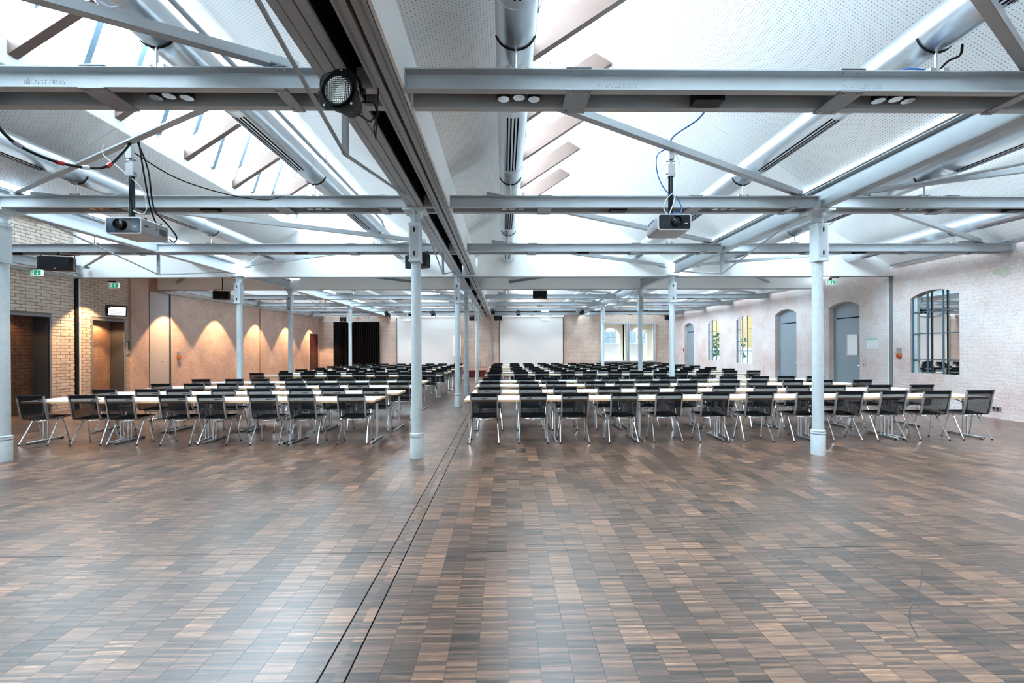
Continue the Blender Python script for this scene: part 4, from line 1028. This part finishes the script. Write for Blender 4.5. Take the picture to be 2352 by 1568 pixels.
part('frame', MB().box(XL - .08, XL + .01, 27.82, 27.86, 0, 2.56).box(XL - .08, XL + .01, 28.96, 29.0, 0, 2.56).box(XL - .08, XL + .01, 27.82, 29.0, 2.54, 2.58), 'reddoor', d)
t = thing('partition_door', 'tall light grey partition panel between plaster pilaster and rough pink wall', 'door', (XL, 15.8, 0))
part('panel', MB().box(XL - .06, XL - .01, 15.30, 16.24, 0, 3.56), 'panel', t)
part('edge_strip', MB().box(XL - .02, XL + .04, 15.24, 15.30, 0, 3.58), 'lining', t)
part('edge_strip', MB().box(XL - .02, XL + .03, 16.24, 16.28, 0, 3.58), 'lining', t)
part('post', MB().box(XL - .06, XL + .02, 16.28, 16.34, 0, 3.58), 'panel', t)
part('keyhole', MB().box(XL - .011, XL - .007, 15.9, 15.93, 1.2, 1.23), 'black', t)
t = thing('track_post', 'slim double aluminium post at the far wall beside the window-side screen', 'post', (-.87, 29.2, 0))
part('profile', MB().box(-.93, -.88, 29.15, 29.28, .41, 3.62), 'steel', t); part('profile', MB().box(-.86, -.81, 29.15, 29.28, .41, 3.62), 'steel', t)
t = thing('wall_hatch', 'small flush hatch low in the far brick wall', 'hatch', (-1.35, 29.29, .6))
part('rim', MB().box(-1.56, -1.54, 29.28, 29.3, .47, .83).box(-1.17, -1.15, 29.28, 29.3, .47, .83).box(-1.56, -1.15, 29.28, 29.3, .81, .83), 'mortar', t)
part('lid', MB().box(-1.54, -1.17, 29.285, 29.3, .45, .81), 'farbrick', t)
t = thing('flip_chart', 'pale grey flip chart stand at the edge of the curtain-side screen', 'board', (-2.95, 28.6, .41))
part('board_face', MB().box(-3.2, -2.72, 28.6, 28.63, 1.2, 2.45), 'white', t)
part('tray', MB().box(-3.2, -2.72, 28.52, 28.6, 1.15, 1.2), 'cream', t)
part('leg', MB().tube([(-3.1, 28.6, 1.2), (-3.15, 28.5, .41)], .015, 6), 'chrome', t); part('leg', MB().tube([(-2.82, 28.6, 1.2), (-2.77, 28.5, .41)], .015, 6), 'chrome', t); part('leg', MB().tube([(-2.96, 28.63, 1.8), (-2.96, 28.95, .41)], .015, 6), 'chrome', t)

# ------------------------------------------------------------------ wall fittings
def exit_sign(loc, rz, lab, hang):
    t = thing('exit_sign', lab, 'sign', loc, 'green exit signs', rz); w_, h_ = .27, .15
    part('lamp_case', MB().box(-w_ / 2, w_ / 2, -.03, .03, -h_ / 2, h_ / 2), 'signwhite', t, local=True)
    part('green_field', MB().box(-w_ / 2 + .01, w_ / 2 - .01, -.034, -.03, -h_ / 2 + .012, h_ / 2 - .012), 'green', t, local=True)
    Yf = -.0355
    a = MB().poly([(.03, Yf, .045), (.05, Yf, .045), (.05, Yf, -.01), (.075, Yf, -.01), (.04, Yf, -.05), (.005, Yf, -.01), (.03, Yf, -.01)])
    part('arrow', a, 'signwhite', t, local=True)
    m = MB().poly([(-.105, Yf, -.045), (-.035, Yf, -.045), (-.035, Yf, .045), (-.105, Yf, .045)])
    part('doorway', m, 'signwhite', t, local=True)
    r_ = MB(); Y2 = -.037
    r_.add([(-.078 + .008 * math.cos(i * PI / 4), Y2, .03 + .008 * math.sin(i * PI / 4)) for i in range(8)], [tuple(range(8))])
    for p, q in (((-.078, .02), (-.072, -.008)), ((-.078, .018), (-.095, .004)), ((-.078, .018), (-.055, .008)), ((-.072, -.008), (-.055, -.018)), ((-.055, -.018), (-.058, -.04)), ((-.072, -.008), (-.085, -.026)), ((-.085, -.026), (-.1, -.028))):
        r_.bar((p[0], Y2, p[1]), (q[0], Y2, q[1]), .001, .008)
    part('running_figure', r_, 'green', t, local=True)
    part('bracket', MB().box(-.03, .03, -.02, .02, h_ / 2, h_ / 2 + hang).box((-.22 if loc[0] < 0 else 0), (0 if loc[0] < 0 else .26), -.015, .015, h_ / 2 + hang - .03, h_ / 2 + hang) if rz == 0 else MB().box(-w_ / 2 - .04, -w_ / 2, -.04, .04, .02, .10), 'black', t, local=True)
exit_sign((XL + .2, 11.5, 3.53), .0, 'green exit sign above the first dark niche in the brick wall', .04)
exit_sign((XL + .2, 13.75, 3.53), .0, 'green exit sign above the wall monitor', .06)
exit_sign((XR - .25, 14.8, 3.72), .0, 'green exit sign above the arched door with the white board', .1)
exit_sign((-9.5, 29.1, 3.73), .0, 'green exit sign at the far wall above the black curtain', .05)
# monitor on the brick wall
t = thing('wall_monitor', 'tilted lit monitor on an arm above the second niche in the brick wall', 'monitor', (XL + .18, 13.85, 2.78), rz=math.radians(50))
mt = Matrix.Rotation(math.radians(10), 4, 'X')
part('bezel', MB().box(-.24, .24, -.02, .03, -.16, .16).xf(mt), 'black', t, local=True)
sc_ = part('screen', MB().box(-.205, .205, -.023, -.019, -.125, .125).xf(mt), 'tv', t, local=True)
ln = MB()
for i, (z, l_) in enumerate(((.03, .24), (-.005, .14), (-.04, .27), (-.075, .17))): ln.box(-.17, -.17 + l_, -.0245, -.0235, z, z + .008)
part('text_line', ln.xf(mt), 'textgrey', t, local=True)
part('logo', MB().lathe([(0, -.0245), (.022, -.0245), (.022, -.0235)], 12, (-.18, 0, .11), 0, 'y').xf(mt), 'navy', t, local=True)
part('arm', MB().bar((-.05, .03, 0), (-.16, .12, .02), .05, .06).box(-.25, -.2, -.05, .12, -.08, .1), 'black', t, local=True)
t = thing('info_panel', 'small grey upright sign with green stripe beside the second niche', 'sign', (XL + .02, 14.45, 1.72))
part('board_face', MB().box(XL + .012, XL + .03, 14.37, 14.51, 1.50, 1.94), 'panel', t)
part('green_stripe', MB().box(XL + .03, XL + .032, 14.44, 14.50, 1.62, 1.92), 'hedge', t)
part('arrow_mark', MB().box(XL + .03, XL + .032, 14.40, 14.43, 1.86, 1.91), 'black', t)
part('text_line', MB().box(XL + .03, XL + .031, 14.385, 14.405, 1.54, 1.84), 'textgrey', t)
for x, y, z, s_, lab in ((XL, 16.66, 1.42, 1, 'small orange and grey alarm box on the rough pink wall'), (XR, 12.47, 1.45, -1, 'small orange and grey alarm box beside the mirroring window')):
    t = thing('alarm_box', lab, 'alarm box', (x, y, z), 'alarm boxes')
    B = lambda a, b_, c, d_, e_: MB().box(min(x, x + s_ * a), max(x, x + s_ * a), y - b_, y + c, z + d_, z + e_)
    part('case', B(.06, .05, .05, -.02, .12), 'bolt', t); part('orange_base', B(.07, .06, .06, -.12, -.02), 'orange', t); part('key_cover', B(.085, .025, .025, -.15, -.06), 'red', t)
t = thing('floor_plan', 'white floor plan sheet with teal header on the pink wall beside the arched door', 'notice', (XR - .01, 13.43, 1.71))
part('sheet', MB().box(XR - .014, XR - .004, 13.23, 13.63, 1.55, 1.87), 'white', t)
part('header', MB().box(XR - .016, XR - .013, 13.23, 13.63, 1.815, 1.87), 'teal', t)
g = MB()
for q in ((13.3, 13.52, 1.60, 1.604), (13.3, 13.304, 1.60, 1.77), (13.52, 13.524, 1.60, 1.77), (13.3, 13.52, 1.77, 1.774), (13.4, 13.404, 1.6, 1.77), (13.3, 13.4, 1.69, 1.694)): g.box(XR - .016, XR - .0135, *q)
part('plan_drawing', g, 'textgrey', t)
part('red_dot', MB().box(XR - .016, XR - .0135, 13.26, 13.285, 1.58, 1.605), 'red', t)
t = thing('wall_outlet', 'grey double socket low on the pink wall near the front row', 'socket', (XR, 9.99, .23))
part('plate', MB().box(XR - .03, XR, 9.9, 10.07, .185, .265), 'plate', t)
part('socket_hole', MB().lathe([(.028, 0), (.02, .005), (0, .006)], 10, (0, 0, 0), 0, 'y').xf(Matrix.Translation((XR - .034, 9.945, .225)) @ Matrix.Rotation(-PI / 2, 4, 'Z')), 'black', t)
part('socket_hole', MB().lathe([(.028, 0), (.02, .005), (0, .006)], 10, (0, 0, 0), 0, 'y').xf(Matrix.Translation((XR - .034, 10.025, .225)) @ Matrix.Rotation(-PI / 2, 4, 'Z')), 'black', t)
t = thing('light_switch', 'small switch on the pink wall beside the handle of the arched door', 'switch', (XR, 13.74, 1.08))
part('plate', MB().box(XR - .012, XR, 13.68, 13.76, 1.03, 1.12), 'plate', t); part('rocker', MB().box(XR - .018, XR - .012, 13.69, 13.72, 1.04, 1.1), 'white', t)
t = thing('call_point', 'small red call point beside the farthest arched door', 'alarm box', (XR, 27.75, 1.45)); part('case', MB().box(XR - .05, XR, 27.68, 27.82, 1.35, 1.55), 'red', t); part('glass_front', MB().box(XR - .055, XR - .05, 27.70, 27.80, 1.38, 1.5), 'white', t)

# ------------------------------------------------------------------ warm wall spots and niche lamps
def spotlight(x, y, z, e, cone, blend, c=(1, .60, .30), r_=.03):
    l = bpy.data.lights.new('warm_spot', 'SPOT'); l.energy = e; l.spot_size = cone; l.spot_blend = blend; l.color = c; l.shadow_soft_size = r_
    o = bpy.data.objects.new('warm_spot', l); COL.objects.link(o); o.location = (x, y, z)
SPY = (12.98, 16.02, 18.78, 21.78, 24.78, 27.78)
for i, y in enumerate(SPY):
    t = thing('wall_downlight', 'recessed warm downlight by the brick and rough pink wall, %s from the front' % ORD[i], 'lamp', (XL + .68, y, 3.6), 'warm wall downlights')
    part('lamp_housing', MB().lathe([(.06, 3.78), (.06, 3.66), (.052, 3.656)], 14, (XL + .68, y, 0)), 'black', t, True)
    part('bulb', MB().lathe([(.03, 3.72), (.045, 3.672), (0, 3.670)], 12, (XL + .68, y, 0)), 'warmlamp', t)
    part('hanger', MB().box(XL + .67, XL + .69, y - .01, y + .01, 3.78, 4.0 if y < 17 else 3.80), 'black', t)
    spotlight(XL + .68, y, 3.65, 420, math.radians(80), .25)
for y, lab, e in ((11.2, 'small lamp in the head of the first dark niche', 10), (13.8, 'small lamp in the head of the second niche', 26)):
    t = thing('niche_lamp', lab, 'lamp', (XL - .2, y, 2.46), 'niche lamps')
    part('lamp_ring', MB().lathe([(.05, 2.478), (.05, 2.46), (.04, 2.458)], 14, (XL - .2, y, 0)), 'chrome', t)
    spotlight(XL - .2, y, 2.44, e, math.radians(140), .4, (1, .55, .25))

# ------------------------------------------------------------------ chairs and tables
def chair_rail(s_):
    x = s_ * .222
    pts = [(x, -.04, .852), (x, -.012, .70), (x, .018, .54), (x, .034, .472), (x, .06, .446), (x, .12, .44), (x, .30, .447), (x, .47, .458)]
    return pts
def chair_meshes():
    out = []
    for s_ in (-1, 1):
        m = MB(); p = chair_rail(s_)
        for a, b_ in zip(p, p[1:]): m.bar(a, b_, .022, .026)
        out.append(('side_rail', m, 'rail', False))
    prf = [(-.045, .835), (-.015, .70), (.015, .54), (.034, .465)]
    def sheet(prof, m, sag, nx=4):
        vs = []; fs = []
        for (y, z) in prof:
            for i in range(nx + 1):
                u = i / nx * 2 - 1; sg = sag * (1 - u * u); vs.append((u * .214, y + sg, z))
        for j in range(len(prof) - 1):
            for i in range(nx):
                a = j * (nx + 1) + i; fs.append((a, a + 1, a + nx + 2, a + nx + 1))
        m.add(vs, fs); return m
    out.append(('backrest', sheet([(-.036, .80), (-.015, .70), (.015, .54), (.034, .468)], MB(), .02), 'net', True))
    tb = MB(); tb.tube([(-.236, -.042, .848), (.236, -.042, .848)], .012, 8)
    sheet([(-.052, .846), (-.046, .80), (-.03, .795), (-.03, .845)], tb, .008)
    out.append(('top_band', tb, 'fabric', False))
    st = MB(); vs = []; nx = 4; fs = []
    pr2 = [(.034, .468), (.055, .45), (.12, .443), (.30, .45), (.465, .46), (.475, .445)]
    for (y, z) in pr2:
        for i in range(nx + 1): u = i / nx * 2 - 1; vs.append((u * .214, y, z - .014 * (1 - u * u)))
    for j in range(len(pr2) - 1):
        for i in range(nx): a = j * (nx + 1) + i; fs.append((a, a + 1, a + nx + 2, a + nx + 1))
    st.add(vs, fs); st.tube([(-.225, .47, .455), (.225, .47, .455)], .011, 6)
    out.append(('seat', st, 'fabric', True))
    for s_ in (-1, 1):
        for yf, ya in ((0., .235), (.40, .295)):
            m = MB(); top = Vector((s_ * .212, ya, .432)); ft = Vector((s_ * .246, yf, .0)); d = (ft - top)
            m.tube([top, top + d * .955], .011, 8, 0); m.tube([top + d * .955, ft], .0125, 8, 1)
            out.append(('leg', m, ['chrome', 'black'], True))
    c1 = MB(); pts = [(-.212, .235, .432), (-.20, .14, .428), (-.13, .07, .42), (0, .05, .412), (.13, .07, .42), (.20, .14, .428), (.212, .235, .432)]
    c1.tube(pts, .009, 8); c1.tube([(-.212, .235, .432), (-.212, .295, .432)], .013, 8); c1.tube([(.212, .235, .432), (.212, .295, .432)], .013, 8)
    out.append(('rear_crossbar', c1, 'chrome', True))
    c2 = MB().tube([(-.212, .29, .43), (-.1, .285, .418), (.1, .285, .418), (.212, .29, .43)], .009, 8)
    out.append(('front_crossbar', c2, 'chrome', True))
    return out
chair0 = thing('mesh_chair', 'chair', 'chair')
allm = MB(); MM = ['rail', 'net', 'fabric', 'chrome', 'black']
for nm, m, mt_, sm in chair_meshes():
    part(nm, MB().add(m.v, m.f, 0) if not isinstance(mt_, list) else m, mt_, chair0, sm, local=True)
    for f, i in zip(m.f, m.m):
        pass
    names = mt_ if isinstance(mt_, list) else [mt_]
    b0 = len(allm.v); allm.v += m.v; allm.f += [tuple(i + b0 for i in f) for f in m.f]; allm.m += [MM.index(names[i]) for i in m.m]
chair_joined = allm.mesh('mesh_chair_far', MM, True)

def table_parts(t):
    W, D = 1.494, .715; z = .742
    part('tabletop', MB().box(-W / 2 + .008, W / 2 - .008, .008, D - .008, z - .024, z), 'laminate', t, local=True)
    e = MB(); c = .02
    e.prism([(-W / 2, c), (-W / 2 + c, 0), (W / 2 - c, 0), (W / 2, c), (W / 2, D - c), (W / 2 - c, D), (-W / 2 + c, D), (-W / 2, D - c)], 'z', z - .034, z - .0015)
    part('beech_edge', e, 'beech', t, local=True)
    for s_ in (-1, 1):
        x = s_ * (W / 2 - .065)
        lg = part('leg', MB().tube([(x, D / 2 - .035, .04), (x, D / 2 - .035, .70)], .016, 10).tube([(x, D / 2 + .035, .04), (x, D / 2 + .035, .70)], .016, 10), 'chrome', t, True, local=True)
        part('foot_bar', MB().tube([(x, .04, .026), (x, D - .04, .026)], .022, 10), 'chrome', lg, True, local=True)
        part('foot_cap', MB().box(x - .02, x + .02, .05, .08, 0, .02).box(x - .02, x + .02, D - .08, D - .05, 0, .02), 'black', lg, local=True)
        part('hinge_bracket', MB().prism([(.08, .714), (D - .08, .714), (D / 2 + .1, .66), (D / 2 - .1, .66)], 'x', x - .03, x + .03), 'black', lg, local=True)
        part('fold_strut', MB().bar((x - s_ * .03, D / 2, .60), (x - s_ * .26, D / 2, .705), .02, .012), 'bar', lg, local=True)
    part('under_rail', MB().box(-W / 2 + .1, W / 2 - .1, D / 2 - .06, D / 2 + .06, .695, .714), 'black', t, local=True)
table0 = thing('conference_table', 'table', 'table'); table_parts(table0)
tj = MB(); TM = ['laminate', 'beech', 'chrome', 'black']
W, D, z = 1.494, .715, .742
tj.box(-W / 2 + .012, W / 2 - .012, .012, D - .012, z - .02, z, 0); tj.box(-W / 2, W / 2, 0, D, z - .028, z - .0015, 1)
for s_ in (-1, 1):
    x = s_ * (W / 2 - .065); tj.tube([(x, D / 2, .04), (x, D / 2, .70)], .025, 6, 2); tj.tube([(x, .04, .026), (x, D - .04, .026)], .022, 6, 2); tj.box(x - .03, x + .03, .1, D - .1, .66, .712, 3)
table_joined = tj.mesh('table_far', TM)
pen0 = thing('pen', 'pen', 'pen', group='pens on the tables')
part('barrel', MB().tube([(-.06, 0, .006), (.05, 0, .006), (.068, 0, .006)], [.006, .0055, .001], 6), 'navy', pen0, True, local=True)
part('clip', MB().box(-.06, -.02, -.001, .001, .011, .014), 'chrome', pen0, local=True)

ROWY = [7.66, 8.90, 10.38, 11.80, 14.85, 16.30, 17.55, 19.12, 20.75, 22.35, 23.85]
ROWL = [7.70, 8.88, 10.32, 11.86, 14.80, 16.22, 17.5, 19.08, 20.7, 22.25, 23.8]
RX = {0: [-.342, .482, 1.181, 2.006, 2.77, 3.545, 4.297, 5.15, 5.835, 6.605, 7.33, 8.083], 1: [-.29, .5, 1.18, 2.04, 2.79, 3.54, 4.3, 5.11, 5.76, 6.47, 7.38, 8.21],
      2: [-.33, .55, 1.17, 2.06, 2.72, 3.54, 4.17, 5.14, 5.76, 6.6, 7.27, 8.19], 3: [-.34, .54, 1.17, 2.1, 2.74, 3.61, 4.24, 5.04, 5.81, 6.64, 7.33, 8.09], 4: [-.33, .54, 1.22, 2.06, 2.77, 3.59, 4.3, 5.09, 5.76, 6.48, 7.37, 8.15]}
LX = {0: [-7.943, -7.067, -6.434, -5.543, -4.92, -4.027, -3.385, -2.566], 1: [-7.67, -6.86, -6.26, -5.41, -4.71, -3.92, -3.3, -2.51], 2: [-7.67, -6.94, -6.18, -5.36, -4.67, -3.93, -3.27, -2.36],
      3: [-7.78, -6.94, -6.27, -5.4, -4.88, -4.07, -3.26, -2.54], 4: [-7.96, -7.03, -6.32, -5.49, -4.68, -3.95, -3.2, -2.44]}
rw = ['front', 'second', 'third', 'fourth', 'fifth', 'sixth', 'seventh', 'eighth', 'ninth', 'tenth', 'last']
rr = random.Random(11)
first = {'c': True, 't': True, 'p': True}
def put(proto, key, loc, rz, lab, joined=None, group=None):
    if joined is not None:
        o = bpy.data.objects.new(proto.name.split('.')[0], joined); COL.objects.link(o); tag(o, lab, proto['category'])
    elif first[key]: o = proto; first[key] = False
    else: o = copy_tree(proto)
    o['label'] = lab; o['group'] = group
    o.location = loc; o.rotation_euler = (0, 0, rz)
    return o
for side, XS, ROWS, x0, nt_ in (('window-side', RX, ROWY, -.69, 6), ('curtain-side', LX, ROWL, -8.19, 4)):
    for r_, Y in enumerate(ROWS):
        sk = (.022 if r_ == 0 else .008) if side == 'curtain-side' else -.001
        yo = lambda x: Y + (-2.5 - x) * sk if side == 'curtain-side' else Y
        xs0 = x0 + (0 if r_ == 0 else rr.uniform(-.03, .05)) + (.10 if side == 'curtain-side' and r_ > 0 else 0)
        far = r_ >= 7
        for k in range(nt_):
            xc = xs0 + (k + .5) * 1.5; nn = k if side == 'window-side' else nt_ - 1 - k
            put(table0, 't', (xc, yo(xc) + .032, 0), -math.atan(sk) if side == 'curtain-side' else 0, 'white table with beech edge, %s from the centre aisle, %s row, %s block' % (ORD[nn], rw[r_], side), table_joined if far else None, 'tables in the %s block' % side)
        xs = XS.get(r_) or [xs0 + k * 1.5 + d_ + rr.uniform(-.05, .05) for k in range(nt_) for d_ in (.36, 1.18)]
        for i, x in enumerate(xs):
            nn = i if side == 'window-side' else len(xs) - 1 - i
            c = put(chair0, 'c', (x, yo(x) + rr.uniform(-.015, .02), 0), rr.uniform(-.03, .03), 'black mesh chair on chrome legs, %s from the centre aisle, %s row, %s block' % (ORD[nn], rw[r_], side), chair_joined if far else None, 'chairs in the %s block' % side)
            if r_ < 4:
                put(pen0, 'p', (x - .03 + rr.uniform(-.03, .03), yo(x) + .22, .742), .75 + rr.uniform(-.1, .1), 'pen on the table before the %s chair from centre aisle, %s row, %s block' % (ORD[nn], rw[r_], side), None, 'pens on the tables')
